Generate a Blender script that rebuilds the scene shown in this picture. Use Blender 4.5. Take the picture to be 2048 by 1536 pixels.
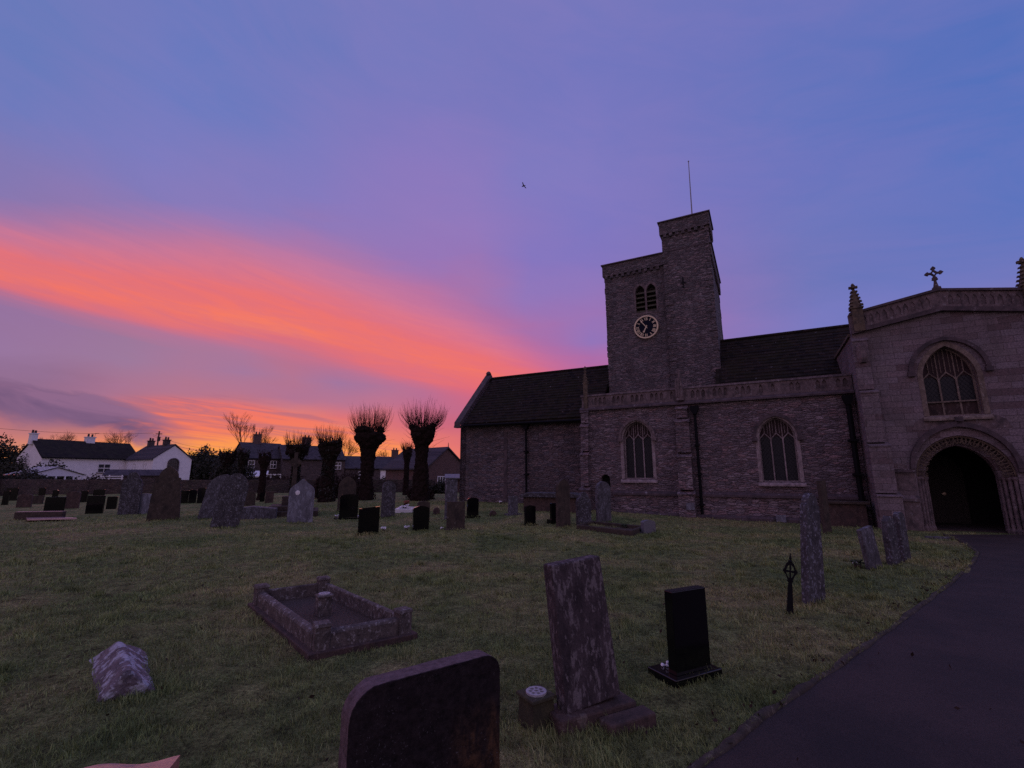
import bpy, math, random
import numpy as np
from mathutils import Vector, Matrix
from mathutils.geometry import tessellate_polygon
R = math.radians
sc = bpy.context.scene
for o in list(bpy.data.objects): bpy.data.objects.remove(o)

# ------------------------------------------------------------------ camera
FPX, HOR, H = 920.0, 948.0, 1.7
PITCH = math.atan((HOR - 768) / FPX)
cam = bpy.data.cameras.new('camera'); camo = bpy.data.objects.new('camera', cam)
sc.collection.objects.link(camo)
camo.location = (0, 0, H); camo.rotation_euler = (R(90) + PITCH, 0, 0)
cam.sensor_width = 36; cam.lens = FPX / 2048 * 36; cam.clip_start = .05; cam.clip_end = 6000
sc.camera = camo

def ray(x, y):
    a = (x - 1024) / FPX; b = (768 - y) / FPX
    return np.array([a, math.cos(PITCH) - b * math.sin(PITCH), math.sin(PITCH) + b * math.cos(PITCH)])
def azel(x, y):
    d = ray(x, y); d = d / np.linalg.norm(d)
    return math.degrees(math.atan2(d[0], d[1])), math.degrees(math.asin(d[2]))

# ------------------------------------------------------------------ node helper
def lin(c):
    return tuple((v / 255 / 12.92 if v / 255 <= .04045 else ((v / 255 + .055) / 1.055) ** 2.4) for v in c) + (1,)
class NT:
    def __init__(s, tree): s.t = tree; s.t.nodes.clear()
    def n(s, typ, **k):
        nd = s.t.nodes.new('ShaderNode' + typ)
        for a, b in k.items(): setattr(nd, a, b)
        return nd
    def put(s, sock, v):
        if v is None: return
        if isinstance(v, bpy.types.NodeSocket): s.t.links.new(v, sock)
        else: sock.default_value = v
    def m(s, op, a, b=None, c=None, clamp=False):
        nd = s.n('Math', operation=op, use_clamp=clamp)
        s.put(nd.inputs[0], a); s.put(nd.inputs[1], b); s.put(nd.inputs[2], c); return nd.outputs[0]
    def mix(s, f, a, b, mode='MIX'):
        nd = s.n('Mix', data_type='RGBA', blend_type=mode)
        s.put(nd.inputs[0], f); s.put(nd.inputs[6], a); s.put(nd.inputs[7], b); return nd.outputs[2]
    def ramp(s, f, stops, interp='LINEAR'):
        nd = s.n('ValToRGB'); cr = nd.color_ramp; cr.interpolation = interp
        while len(cr.elements) > 1: cr.elements.remove(cr.elements[-1])
        cr.elements[0].position = stops[0][0]; cr.elements[0].color = stops[0][1]
        for p, c in stops[1:]:
            e = cr.elements.new(p); e.color = c
        s.put(nd.inputs[0], f); return nd.outputs[0]
    def g(s, f, *st): return s.ramp(f, [(p, (v, v, v, 1)) for p, v in st])
    def mr(s, v, a, b, c=0., d=1., it='LINEAR'):
        nd = s.n('MapRange', interpolation_type=it); 
        for i, q in enumerate((v, a, b, c, d)): s.put(nd.inputs[i], q)
        return nd.outputs[0]
    def noise(s, vec, sc_, det=4, rough=.55, dist=0, col=False):
        nd = s.n('TexNoise'); s.put(nd.inputs['Vector'], vec); nd.inputs['Scale'].default_value = sc_
        nd.inputs['Detail'].default_value = det; nd.inputs['Roughness'].default_value = rough; nd.inputs['Distortion'].default_value = dist
        return nd.outputs[1 if col else 0]
    def xyz(s, x, y, z):
        nd = s.n('CombineXYZ')
        for i, q in enumerate((x, y, z)): s.put(nd.inputs[i], q)
        return nd.outputs[0]
    def sep(s, v):
        nd = s.n('SeparateXYZ'); s.put(nd.inputs[0], v); return nd.outputs
    def vm(s, op, a, b=None):
        nd = s.n('VectorMath', operation=op); s.put(nd.inputs[0], a); s.put(nd.inputs[1], b); return nd.outputs[0]
    def fcurve(s, v, pts):
        nd = s.n('FloatCurve'); cv = nd.mapping.curves[0]
        cv.points[0].location = pts[0]; cv.points[1].location = pts[-1]
        for p in pts[1:-1]: cv.points.new(*p)
        nd.mapping.update(); s.put(nd.inputs[1], v); return nd.outputs[0]

# ------------------------------------------------------------------ world: a dawn sky, all in directions (azimuth, elevation)
W = bpy.data.worlds.new('World'); sc.world = W; W.use_nodes = True
w = NT(W.node_tree)
dirv = w.n('TexCoord').outputs['Generated']
sx, sy, sz = w.sep(w.vm('NORMALIZE', dirv))
az = w.m('MULTIPLY', w.m('ARCTAN2', sx, sy), 57.29578)
el = w.m('MULTIPLY', w.m('ARCSINE', sz), 57.29578)
SKY = [(0,0,(100,121,186)),(512,0,(105,120,188)),(1024,0,(109,116,187)),(1536,0,(103,115,187)),(2048,0,(82,111,186)),
(0,200,(108,122,188)),(400,200,(106,122,191)),(800,200,(113,121,190)),(1200,200,(112,118,190)),(1600,200,(98,116,188)),(2048,200,(83,113,188)),
(0,350,(124,121,182)),(300,350,(122,124,192)),(600,350,(120,124,194)),(850,350,(136,121,190)),(1100,350,(126,122,192)),(1500,350,(105,116,190)),(2048,350,(88,115,190)),
(0,450,(150,116,165)),(200,450,(148,118,170)),(450,450,(136,121,184)),(700,450,(138,121,189)),(950,450,(146,121,188)),(1150,450,(126,119,192)),(1600,450,(108,118,188)),(2000,450,(95,117,190)),
(0,520,(160,112,150)),(200,520,(165,112,150)),(450,520,(165,115,158)),(650,520,(160,116,170)),(850,520,(150,118,184)),(1100,520,(130,118,192)),(1600,560,(107,117,184)),
(0,640,(148,114,158)),(250,690,(156,119,154)),(450,600,(180,110,145)),(650,600,(185,112,150)),(850,600,(175,113,165)),(1100,600,(142,118,188)),(1700,600,(112,120,190)),
(0,700,(150,118,160)),(205,726,(157,122,155)),(450,740,(162,120,158)),(650,700,(185,112,140)),(900,690,(195,108,150)),(1050,690,(180,108,160)),(1180,690,(145,115,185)),(1600,680,(118,122,193)),
(700,780,(160,117,158)),(850,790,(178,112,150)),(1000,760,(225,98,120)),(1100,745,(205,103,145)),(1200,740,(180,105,160)),
(0,780,(126,100,135)),(100,800,(132,102,136)),(250,770,(170,116,145)),(450,780,(188,116,136)),(600,790,(175,115,147)),(900,810,(196,106,136)),
(0,850,(205,115,112)),(100,850,(146,104,130)),(250,850,(160,104,124)),(350,850,(232,116,104)),(500,850,(246,122,98)),(700,850,(226,115,115)),(850,850,(205,106,126)),(920,850,(200,102,126)),
(0,890,(212,130,112)),(200,890,(236,140,94)),(400,890,(250,160,82)),(500,890,(255,172,72)),(650,890,(255,163,84)),(800,890,(248,130,96)),(900,890,(225,112,112)),
(100,925,(240,160,90)),(400,930,(255,185,75)),(600,930,(255,178,82)),(800,930,(250,140,96)),(1000,930,(225,120,110)),(1300,930,(170,120,160)),(1700,930,(130,122,185))]
pts = [(azel(x, y), c) for x, y, c in SKY]
for a in (-175, -140, -110, 90, 120, 150, 175):  # unseen rear sky, raised and warmed to light church, stones and grass
    pts += [((a, 2), (182,156,172)), ((a, 14), (178,152,176)), ((a, 30), (165,146,184)), ((a, 50), (140,136,188))]
pts += [((-75, 2), (190,120,130)), ((-75, 20), (130,112,165)), ((75, 5), (118,122,186)), ((75, 25), (98,120,188)), ((-75, 45), (105,120,186)), ((75, 50), (90,112,186))]
for a in range(-180, 181, 30): pts.append(((a, 75), (124,128,188)))
PA = np.array([q[0] for q in pts]); PC = np.array([lin(q[1])[:3] for q in pts])
def skycol(a, e):
    dx = (PA[:, 0] - a); dx = np.where(dx > 180, dx - 360, dx); dx = np.where(dx < -180, dx + 360, dx)
    d2 = (dx * .55 * max(.25, math.cos(R(e)))) ** 2 + ((PA[:, 1] - e) * (1.6 if e < 10 else 1.1)) ** 2 + .25
    wt = 1 / d2 ** 1.7; return tuple((wt[:, None] * PC).sum(0) / wt.sum()) + (1,)
COLS = [-180, -120, -75, -58, -51, -46, -41, -36, -31, -26, -21, -16, -11, -5, 2, 10, 20, 35, 52, 75, 120, 180]
ELS = [0, 1.5, 3, 4.5, 6, 8, 10.5, 13, 16, 19, 22.5, 26, 30, 36, 45, 60, 75, 90]
wn = w.noise(w.xyz(w.m('MULTIPLY', az, .05), w.m('MULTIPLY', el, .22), 0.), 1.0, 5, .55, .6)
wn2 = w.m('MULTIPLY', w.m('SUBTRACT', wn, .5), 5.)
elw = w.m('ADD', el, w.m('MULTIPLY', wn2, w.mr(el, 2, 12, .25, 1.)))
azw = w.m('ADD', az, w.m('MULTIPLY', wn2, .8))
te = w.m('DIVIDE', w.m('MAXIMUM', elw, 0.), 90.)
col = None
for i, a in enumerate(COLS):
    aa = -179.9 if a == 180 else a
    rp = w.ramp(te, [(e / 90, skycol(aa, e)) for e in ELS])
    col = rp if col is None else w.mix(w.mr(azw, COLS[i-1], a), col, rp)
# pink cloud band with a crisp lower rim and a soft upper one
na = w.mr(az, -60, 30)
def curve(ps):
    q = sorted(azel(*p) for p in ps)
    q = [(-60., q[0][1] + .3)] + q + [(30., q[-1][1] - 1)]
    return w.m('MULTIPLY', w.fcurve(na, [((a + 60) / 90, e / 40) for a, e in q]), 40.)
low = curve([(0,588),(100,614),(200,640),(300,662),(400,678),(500,690),(600,708),(700,735),(800,762),(900,778),(1000,788),(1150,792)])
top = curve([(0,412),(200,425),(450,436),(650,480),(850,560),(1000,645),(1150,712)])
stn = w.noise(w.xyz(w.m('MULTIPLY', az, .035), w.m('ADD', w.m('MULTIPLY', el, .5), w.m('MULTIPLY', az, .06)), 3.), 1.3, 6, .6, .3)
stc = w.m('SUBTRACT', stn, .5)
t = w.m('DIVIDE', w.m('SUBTRACT', w.m('ADD', el, w.m('MULTIPLY', stc, 2.2)), low), w.m('SUBTRACT', top, low))
al = w.g(t, (0, 0), (.07, .35), (.16, .8), (.3, .97), (.5, .8), (.75, .4), (1, 0))
tl = w.mr(t, -.12, 1.1)
al = w.g(tl, (0, 0), (.08, .22), (.16, .75), (.28, 1), (.48, .9), (.66, .62), (.84, .22), (1, 0))
al = w.m('MULTIPLY', al, w.mr(az, -4, 12, 1., 0., 'SMOOTHSTEP'))
al = w.m('MULTIPLY', al, w.mr(az, -130, -70, 0., 1., 'SMOOTHSTEP'))
bc = w.ramp(tl, [(0, lin((212,108,130))), (.14, lin((236,110,110))), (.28, lin((242,118,104))), (.45, lin((238,115,112))), (.66, lin((228,122,140))), (1, lin((205,124,165)))])
orange = w.m('MULTIPLY', w.mr(az, -42, -32, 0., 1.), w.mr(az, -27, -20, 1., 0.))
bc = w.mix(w.m('MULTIPLY', orange, w.m('MULTIPLY', w.g(tl, (.10, 0), (.22, .7), (.36, 0)), w.mr(stn, .35, .6))), bc, lin((255,135,92)))
fine_ = w.noise(w.xyz(w.m('MULTIPLY', az, .11), w.m('ADD', w.m('MULTIPLY', el, .8), w.m('MULTIPLY', az, .13)), 5.), 1.2, 8, .66, .8)
soft_ = w.noise(w.xyz(w.m('MULTIPLY', az, .045), w.m('ADD', w.m('MULTIPLY', el, .16), w.m('MULTIPLY', az, .03)), 9.), 1.5, 7, .6, .7)
bc = w.mix(w.mr(fine_, .40, .62, 0., .16), bc, lin((222,104,128)))
col = w.mix(w.m('MULTIPLY', w.mr(soft_, .38, .62, 0., .13), w.mr(el, 6, 16, .2, 1.)), col, lin((152,128,190)))
col = w.mix(w.m('MULTIPLY', al, w.mr(fine_, .38, .60, 1., .86)), col, bc)
# low streaks above the horizon
lv = w.xyz(w.m('MULTIPLY', az, .06), w.m('ADD', w.m('MULTIPLY', el, .95), w.m('MULTIPLY', az, .10)), 7.)
ls = w.noise(lv, 1.5, 8, .62, .9)
lw = w.m('MULTIPLY', w.mr(el, 4.6, 7.2, 1., 0., 'SMOOTHSTEP'), w.m('MULTIPLY', w.mr(az, -46, -38, .15, 1.), w.mr(az, -12, -3, 1., .25)))
hot = w.ramp(w.mr(el, 0, 8), [(0, lin((255,192,72))), (.3, lin((255,158,80))), (.6, lin((250,124,92))), (1, lin((240,112,104)))])
cold = w.ramp(w.mr(el, 0, 8), [(0, lin((250,150,80))), (.25, lin((214,112,100))), (1, lin((176,108,132)))])
lc = w.mix(w.m('ADD', w.mr(ls, .42, .58), w.mr(el, .5, 4.5, .75, 0.), clamp=True), cold, hot)
wedge = curve([(100,790),(230,792),(430,796),(600,826),(750,866),(900,912)])
wd = w.m('SUBTRACT', wedge, w.m('ADD', el, w.m('MULTIPLY', w.m('SUBTRACT', ls, .5), 3.)))
wm_ = w.m('MULTIPLY', w.mr(wd, -.25, .5, 0., 1., 'SMOOTHSTEP'), w.m('MULTIPLY', w.mr(az, -43, -38, 0., 1.), w.mr(az, -12, -6, 1., .4)))
col = w.mix(w.m('MULTIPLY', wm_, .72), col, lc)
# grey-mauve cloud bank low on the left
cb = w.noise(w.xyz(w.m('MULTIPLY', az, .10), w.m('ADD', w.m('MULTIPLY', el, .30), w.m('MULTIPLY', az, .05)), 1.), 1.3, 7, .58, .5)
bankc = curve([(0,798),(100,812),(200,838),(300,866),(420,895)])
bd = w.m('ABSOLUTE', w.m('SUBTRACT', el, bankc))
bk = w.m('MULTIPLY', w.mr(w.m('ADD', bd, w.m('MULTIPLY', w.m('SUBTRACT', cb, .5), -7.)), .5, 2.0, 1., 0., 'SMOOTHSTEP'), w.mr(az, -40, -33.5, 1., 0., 'SMOOTHSTEP'))
col = w.mix(w.m('MULTIPLY', bk, .95), col, w.mix(w.mr(cb, .35, .65), lin((100,80,116)), lin((142,104,138))))
# below the horizon
col = w.mix(w.mr(el, -1.5, 0), lin((60,50,60)), col)
bg = w.n('Background'); w.put(bg.inputs[0], col); bg.inputs[1].default_value = 1.0
w.t.links.new(bg.outputs[0], w.n('OutputWorld').inputs[0])
W.cycles.sampling_method = 'MANUAL'; W.cycles.sample_map_resolution = 512

sun = bpy.data.lights.new('dawn_glow_sun', 'SUN'); sun.energy = .12; sun.angle = R(30); sun.color = (1, .55, .42)
suno = bpy.data.objects.new('dawn_glow_sun', sun); sc.collection.objects.link(suno)
SAZ, SEL = R(-28), R(9)
sd = Vector((math.sin(SAZ) * math.cos(SEL), math.cos(SAZ) * math.cos(SEL), math.sin(SEL)))
suno.rotation_euler = sd.to_track_quat('Z', 'Y').to_euler()
sc.view_settings.view_transform = 'Standard'; sc.view_settings.look = 'None'
sc.cycles.use_denoising = False
sc.view_settings.exposure = 0; sc.view_settings.gamma = 1

# ------------------------------------------------------------------ places
CA = R(-28.2)
CU = np.array([math.cos(CA), math.sin(CA)]); CV = np.array([-math.sin(CA), math.cos(CA)])
CO = np.array([8.49, 17.98])
def sstep(a, b, x):
    q = np.clip((x - a) / (b - a), 0, 1); return q * q * (3 - 2 * q)
def gz(x, y):
    x = np.asarray(x, float); y = np.asarray(y, float)
    u = (x - CO[0]) * CU[0] + (y - CO[1]) * CU[1]; v = (x - CO[0]) * CV[0] + (y - CO[1]) * CV[1]
    rise = np.clip(-.028 * (u - 0.5), -.0, .24) * sstep(-7, 0, v)
    far = sstep(45, 75, np.hypot(x, y)) * -.4
    und = .035 * np.sin(x * .55 + 1.1) * np.cos(y * .43 - .7) + .018 * np.sin(x * 1.7 + y * .8) * np.cos(y * 1.9 - x * .5)
    u2 = np.clip(v / -3., 0, 1) * (1 - sstep(.6, 1.1, pathmask(x, y)))
    return rise + far + und * u2 * sstep(1.5, 4, np.hypot(x, y))
PATHPX = [(1330, 1600), (1410, 1536), (1540, 1430), (1700, 1322), (1820, 1232), (1900, 1172), (1945, 1130), (1958, 1108), (1935, 1088), (1890, 1070)]
PL = [(float((ray(*q) * (-H / ray(*q)[2]))[0]), float((ray(*q) * (-H / ray(*q)[2]))[1])) for q in PATHPX]
PYS = np.array([p[1] for p in PL]); PXS = np.array([p[0] for p in PL])
def pathmask(x, y):   # >1 inside the path
    ex = np.interp(y, PYS, PXS, left=-.2, right=99)
    return 1 + np.clip((x - ex) * 2.5, -1, 1)
def G(px, py):
    d = ray(px, py); z = 0.
    for _ in range(12):
        tt = (z - H) / d[2]; z = float(gz(d[0] * tt, d[1] * tt))
    return Vector((d[0] * tt, d[1] * tt, z))
def at(px, py, Y):
    d = ray(px, py); q = Y / d[1]; return Vector((d[0] * q, Y, H + d[2] * q))
def zat(px, py, P):
    d = ray(px, py); return H + d[2] / math.hypot(d[0], d[1]) * math.hypot(P[0], P[1])

# ------------------------------------------------------------------ materials
def newmat(name):
    m = bpy.data.materials.new(name); m.use_nodes = True; t = NT(m.node_tree)
    b = t.n('BsdfPrincipled'); o = t.n('OutputMaterial'); t.t.links.new(b.outputs[0], o.inputs[0]); return m, t, b
def bump(t, b, h, s, d=.02):
    nd = t.n('Bump'); nd.inputs['Strength'].default_value = s; nd.inputs['Distance'].default_value = d
    t.put(nd.inputs['Height'], h); t.t.links.new(nd.outputs[0], b.inputs['Normal'])
def c4(*v): return tuple(v) + (1,)
def ocoord(t, rnd=True):
    oc = t.n('TexCoord').outputs['Object']
    if rnd:
        r = t.m('MULTIPLY', t.n('ObjectInfo').outputs['Random'], 37.)
        oc = t.vm('ADD', oc, t.xyz(r, r, r))
    return oc
def rubble(name, cols, sxy=3.6, szz=11, mortar=(.07,.055,.06), stain=.45, moss=0.):
    m, t, b = newmat(name); oc = ocoord(t, False)
    wob = t.vm('SCALE', t.vm('SUBTRACT', t.noise(oc, 2.5, 3, col=True), (.5, .5, .5))); wob.node.inputs['Scale'].default_value = .12
    x, y, z = t.sep(t.vm('ADD', oc, wob))
    v = t.xyz(t.m('MULTIPLY', x, sxy), t.m('MULTIPLY', y, sxy), t.m('MULTIPLY', z, szz))
    vo = t.n('TexVoronoi'); t.put(vo.inputs['Vector'], v); vo.inputs['Scale'].default_value = 1; vo.inputs['Randomness'].default_value = .85
    ve = t.n('TexVoronoi', feature='DISTANCE_TO_EDGE'); t.put(ve.inputs['Vector'], v); ve.inputs['Scale'].default_value = 1; ve.inputs['Randomness'].default_value = .85
    rr = t.sep(vo.outputs['Color'])
    n = len(cols); c = t.ramp(rr[0], [(i / n, c4(*q)) for i, q in enumerate(cols)], 'CONSTANT')
    fine = t.noise(oc, 26, 5, .65)
    c = t.mix(1., c, t.g(fine, (.3, .4), (.7, 1.6)), 'MULTIPLY')
    c = t.mix(1., c, t.g(rr[1], (0, .72), (1, 1.28)), 'MULTIPLY')
    big = t.noise(t.vm('MULTIPLY', oc, (1, 1, .45)), .8, 6, .62, .4)
    c = t.mix(t.m('MULTIPLY', t.mr(big, .42, .62), stain), c, c4(.07, .055, .055))
    if moss:
        c = t.mix(t.m('MULTIPLY', t.mr(t.noise(oc, .9, 5, .65), .5, .7), moss), c, c4(.09, .1, .05))
    c = t.mix(t.mr(ve.outputs[0], .0, .07, .85, 0.), c, c4(*mortar))
    c = t.mix(t.mr(t.noise(t.vm('MULTIPLY', oc, (1, 1, 1.8)), 11, 5, .75), .38, .46, .8, 0.), c, c4(.03,.022,.026))
    pale = t.mr(t.noise(t.vm('MULTIPLY', oc, (1, 1, 1.8)), 8, 4, .75), .62, .68)
    c = t.mix(t.m('MULTIPLY', pale, .5), c, c4(.36, .33, .34))
    t.put(b.inputs['Base Color'], c); b.inputs['Roughness'].default_value = .9
    bump(t, b, t.m('ADD', t.mr(ve.outputs[0], 0, .16), t.m('MULTIPLY', fine, .8)), 1., .03); return m
def ashlar(name, cols, bw=.52, bh=.2, stain=.5):
    m, t, b = newmat(name); oc = ocoord(t, False); x, y, z = t.sep(oc)
    wv = t.m('MULTIPLY', t.m('SUBTRACT', t.noise(oc, 1.3, 2), .5), .03)
    v = t.xyz(t.m('ADD', t.m('ADD', x, y), wv), t.m('ADD', z, wv), 0.)
    br = t.n('TexBrick'); t.put(br.inputs['Vector'], v)
    for k, q in (('Scale', 1), ('Mortar Size', .008), ('Mortar Smooth', .4), ('Bias', 0), ('Brick Width', bw), ('Row Height', bh)): br.inputs[k].default_value = q
    br.inputs['Color1'].default_value = (0, 0, 0, 1); br.inputs['Color2'].default_value = (1, 1, 1, 1); br.inputs['Mortar'].default_value = (.5, .5, .5, 1)
    n = len(cols); c = t.ramp(t.sep(br.outputs[0])[0], [(i / n, c4(*q)) for i, q in enumerate(cols)], 'CONSTANT')
    fine = t.noise(oc, 22, 6, .7)
    c = t.mix(1., c, t.g(fine, (.3, .45), (.7, 1.5)), 'MULTIPLY')
    big = t.noise(t.vm('MULTIPLY', oc, (1, 1, .6)), .9, 6, .65, .5)
    c = t.mix(t.m('MULTIPLY', t.mr(big, .45, .62), stain), c, c4(.085, .07, .068))
    c = t.mix(t.m('MULTIPLY', br.outputs[1], .5), c, c4(.08, .065, .065))
    c = t.mix(t.mr(t.noise(t.vm('MULTIPLY', oc, (1, 1, 1.8)), 10, 5, .75), .37, .45, .6, 0.), c, c4(.05,.036,.045))
    c = t.mix(t.m('MULTIPLY', t.mr(t.noise(oc, 9, 4, .75), .62, .7), .45), c, c4(.32,.29,.31))
    t.put(b.inputs['Base Color'], c); b.inputs['Roughness'].default_value = .9
    bump(t, b, t.m('SUBTRACT', t.m('MULTIPLY', fine, .6), br.outputs[1]), .6, .02); return m
def plain(name, colr, rough=.8, var=.35, ns=12, bs=.3, metal=0, spec=.5, bd=.01):
    m, t, b = newmat(name); oc = ocoord(t); n = t.noise(oc, ns, 5, .65)
    t.put(b.inputs['Base Color'], t.mix(1., c4(*colr), t.g(n, (.25, 1 - var), (.75, 1 + var)), 'MULTIPLY'))
    b.inputs['Roughness'].default_value = rough; b.inputs['Metallic'].default_value = metal; b.inputs['Specular IOR Level'].default_value = spec
    if bs: bump(t, b, n, bs, bd)
    return m
def lichen(name, base, lich, amt=.5, ls=9, rough=.75, stretch=.5, dark=(.03,.027,.03), pale=.0):
    m, t, b = newmat(name); oc = ocoord(t); x, y, z = t.sep(oc)
    v = t.xyz(x, y, t.m('MULTIPLY', z, stretch))
    n1 = t.noise(v, ls, 6, .68, .3); n2 = t.noise(v, ls * .33, 4, .6); n3 = t.noise(oc, 60, 3, .7)
    c = t.mix(1., c4(*base), t.g(t.noise(v, ls * .6, 5, .6), (.3, .6), (.7, 1.35)), 'MULTIPLY')
    c = t.mix(t.mr(n2, .5, .68, 0, .7), c, c4(*dark))
    thr = .62 - amt * .2
    f = t.mr(t.m('ADD', n1, t.m('MULTIPLY', t.m('SUBTRACT', n2, .5), -.35)), thr, thr + .06)
    c = t.mix(t.m('MULTIPLY', f, .85), c, c4(*lich))
    if pale:
        vo = t.n('TexVoronoi'); t.put(vo.inputs['Vector'], oc); vo.inputs['Scale'].default_value = 13
        c = t.mix(t.m('MULTIPLY', t.mr(vo.outputs[0], .16, .24, 1, 0), pale), c, c4(.5, .5, .5))
    c = t.mix(1., c, t.g(n3, (.25, .6), (.75, 1.4)), 'MULTIPLY')
    t.put(b.inputs['Base Color'], c); b.inputs['Roughness'].default_value = rough
    bump(t, b, t.m('ADD', n1, t.m('MULTIPLY', n3, .3)), .5, .012); return m

CHW = [(.19,.135,.135),(.14,.10,.105),(.12,.105,.12),(.17,.14,.15),(.09,.07,.078),(.15,.11,.11)]
M = {}
M['rubble'] = rubble('church_rubble', CHW)
M['rubble_red'] = rubble('church_red_rubble', [(.25,.165,.17),(.21,.14,.145),(.19,.15,.165),(.24,.185,.195),(.14,.105,.115),(.26,.205,.215)], 3.6, 12)
M['tower'] = rubble('tower_rubble', [(.22,.17,.175),(.17,.13,.135),(.15,.135,.14),(.19,.16,.165),(.12,.10,.105),(.20,.145,.145)], 4.2, 13, stain=.55)
M['ashlar'] = ashlar('porch_ashlar', [(.22,.165,.175),(.17,.125,.13),(.21,.165,.18),(.19,.15,.16),(.14,.095,.10),(.19,.145,.155),(.21,.17,.185),(.20,.16,.165)])
M['dress'] = lichen('dressed_stone', (.15,.11,.11), (.26,.23,.24), .1, 14, .9, .7)
M['dress_ochre'] = lichen('ochre_dressed_stone', (.12,.088,.058), (.21,.17,.135), .15, 16, .9, .7)
M['porch_trim'] = lichen('porch_window_stone', (.19,.145,.115), (.27,.23,.20), .2, 16, .9, .7, dark=(.09,.065,.05))
M['dress_dark'] = lichen('dark_dressed_stone', (.085,.06,.065), (.30,.28,.29), -.05, 8, .85, 1)
M['iron'] = plain('black_iron', (.006,.006,.008), .7, .3, 20, .1, spec=.15)
M['head_glass'] = plain('dark_reddish_glass', (.028,.012,.014), .5, .5, 12, .4, spec=.2)
M['panel_dark'] = lichen('stained_panel', (.05,.028,.025), (.12,.09,.08), .2, 12, .9, dark=(.015,.01,.01))
M['tracery'] = lichen('pale_tracery_stone', (.29,.23,.23), (.34,.31,.32), .2, 14, .9, .7, dark=(.12,.09,.09))
M['black_paint'] = plain('black_paint', (.02,.02,.022), .6, .3, 20, .1)
M['wood'] = plain('dark_oak', (.03,.022,.018), .7, .4, 14, .2)
M['glass'] = None
m, t, b = newmat('leaded_glass'); oc = ocoord(t, False); x, y, z = t.sep(oc)
d1 = t.m('PINGPONG', t.m('ADD', t.m('ADD', x, y), t.m('MULTIPLY', z, .7)), .055); d2 = t.m('PINGPONG', t.m('SUBTRACT', t.m('ADD', x, y), t.m('MULTIPLY', z, .7)), .055)
lead = t.m('MAXIMUM', t.mr(d1, 0, .008, 1, 0), t.mr(d2, 0, .008, 1, 0))
t.put(b.inputs['Base Color'], t.mix(lead, c4(.014,.015,.02), c4(.008,.008,.01))); b.inputs['Roughness'].default_value = .35; b.inputs['Specular IOR Level'].default_value = .28
bump(t, b, t.m('ADD', t.m('MULTIPLY', t.noise(oc, 9, 2), .8), lead), .5, .01); M['glass'] = m
M['pane'] = plain('window_pane', (.02,.022,.03), .12, .1, 5, .05)
def tiles(name, cols, bw, bh, mossc=(.07,.075,.03), moss=.5, axis='x', spot=.5):
    m, t, b = newmat(name); oc = ocoord(t, False); x, y, z = t.sep(oc)
    wv = t.m('MULTIPLY', t.m('SUBTRACT', t.noise(oc, 3, 3), .5), .05)
    v = t.xyz(t.m('ADD', x if axis == 'x' else y, wv), t.m('ADD', t.m('MULTIPLY', z, 1.41), t.m('MULTIPLY', wv, .6)), 0.)
    br = t.n('TexBrick'); t.put(br.inputs['Vector'], v)
    for k, q in (('Scale', 1), ('Mortar Size', .012), ('Mortar Smooth', .3), ('Bias', 0), ('Brick Width', bw), ('Row Height', bh)): br.inputs[k].default_value = q
    br.inputs['Color1'].default_value = (0, 0, 0, 1); br.inputs['Color2'].default_value = (1, 1, 1, 1); br.inputs['Mortar'].default_value = (.5, .5, .5, 1)
    n = len(cols); c = t.ramp(t.sep(br.outputs[0])[0], [(i / n, c4(*q)) for i, q in enumerate(cols)], 'CONSTANT')
    fine = t.noise(oc, 20, 5, .7)
    c = t.mix(1., c, t.g(fine, (.25, .55), (.75, 1.4)), 'MULTIPLY')
    c = t.mix(t.m('MULTIPLY', t.mr(t.noise(oc, 1.1, 5, .65), .42, .62), moss), c, c4(*mossc))
    c = t.mix(t.m('MULTIPLY', t.mr(t.noise(v, 6, 4, .75), .64, .7), spot), c, c4(.22, .20, .21))
    c = t.mix(t.m('MULTIPLY', br.outputs[1], .85), c, c4(.012, .01, .01))
    rowf = t.m('FRACT', t.m('DIVIDE', t.sep(v)[1], bh))
    t.put(b.inputs['Base Color'], c); b.inputs['Roughness'].default_value = .9; b.inputs['Specular IOR Level'].default_value = .15
    bump(t, b, t.m('ADD', t.m('MULTIPLY', rowf, -.9), t.m('MULTIPLY', fine, .5)), .9, .03); return m
M['tiles'] = tiles('stone_roof_tiles', [(.020,.013,.010),(.030,.019,.015),(.012,.008,.007),(.026,.018,.013)], .24, .2, mossc=(.020,.018,.006), moss=.6, spot=.9)
M['slate'] = tiles('house_slates', [(.07,.06,.075),(.085,.072,.09),(.055,.048,.062),(.075,.066,.08)], .3, .22, moss=.15, spot=.2)
M['darktile'] = tiles('dark_house_tiles', [(.02,.017,.018),(.03,.024,.024),(.025,.02,.02)], .3, .25, moss=.2, spot=.1)
M['lead'] = plain('lead_sheet', (.16,.16,.17), .6, .2, 6, .1)
M['white_wall'] = plain('white_render', (.80,.77,.80), .85, .12, 3, .1)
M['white_paint'] = plain('white_paint', (.72,.70,.72), .6, .08, 8, 0)
M['brick'] = ashlar('red_brick', [(.14,.08,.07),(.12,.065,.058),(.16,.09,.08)], .23, .075, .3)
M['housestone'] = rubble('house_stone', [(.09,.06,.058),(.07,.048,.048),(.11,.078,.075)], 3, 6)
M['wallstone'] = rubble('boundary_rubble', [(.065,.042,.038),(.05,.032,.03),(.08,.055,.045),(.035,.025,.022)], 3, 7, mortar=(.03,.02,.02), moss=.5)
M['bark'] = plain('dark_bark', (.045,.034,.032), .95, .5, 7, .9, bd=.05)
M['burr'] = plain('knobbly_bark', (.022,.014,.012), .95, .6, 9, 1., spec=.1, bd=.08)
M['twig'] = plain('twigs', (.04,.02,.018), .9, .2, 5, 0, spec=.1)
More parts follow.
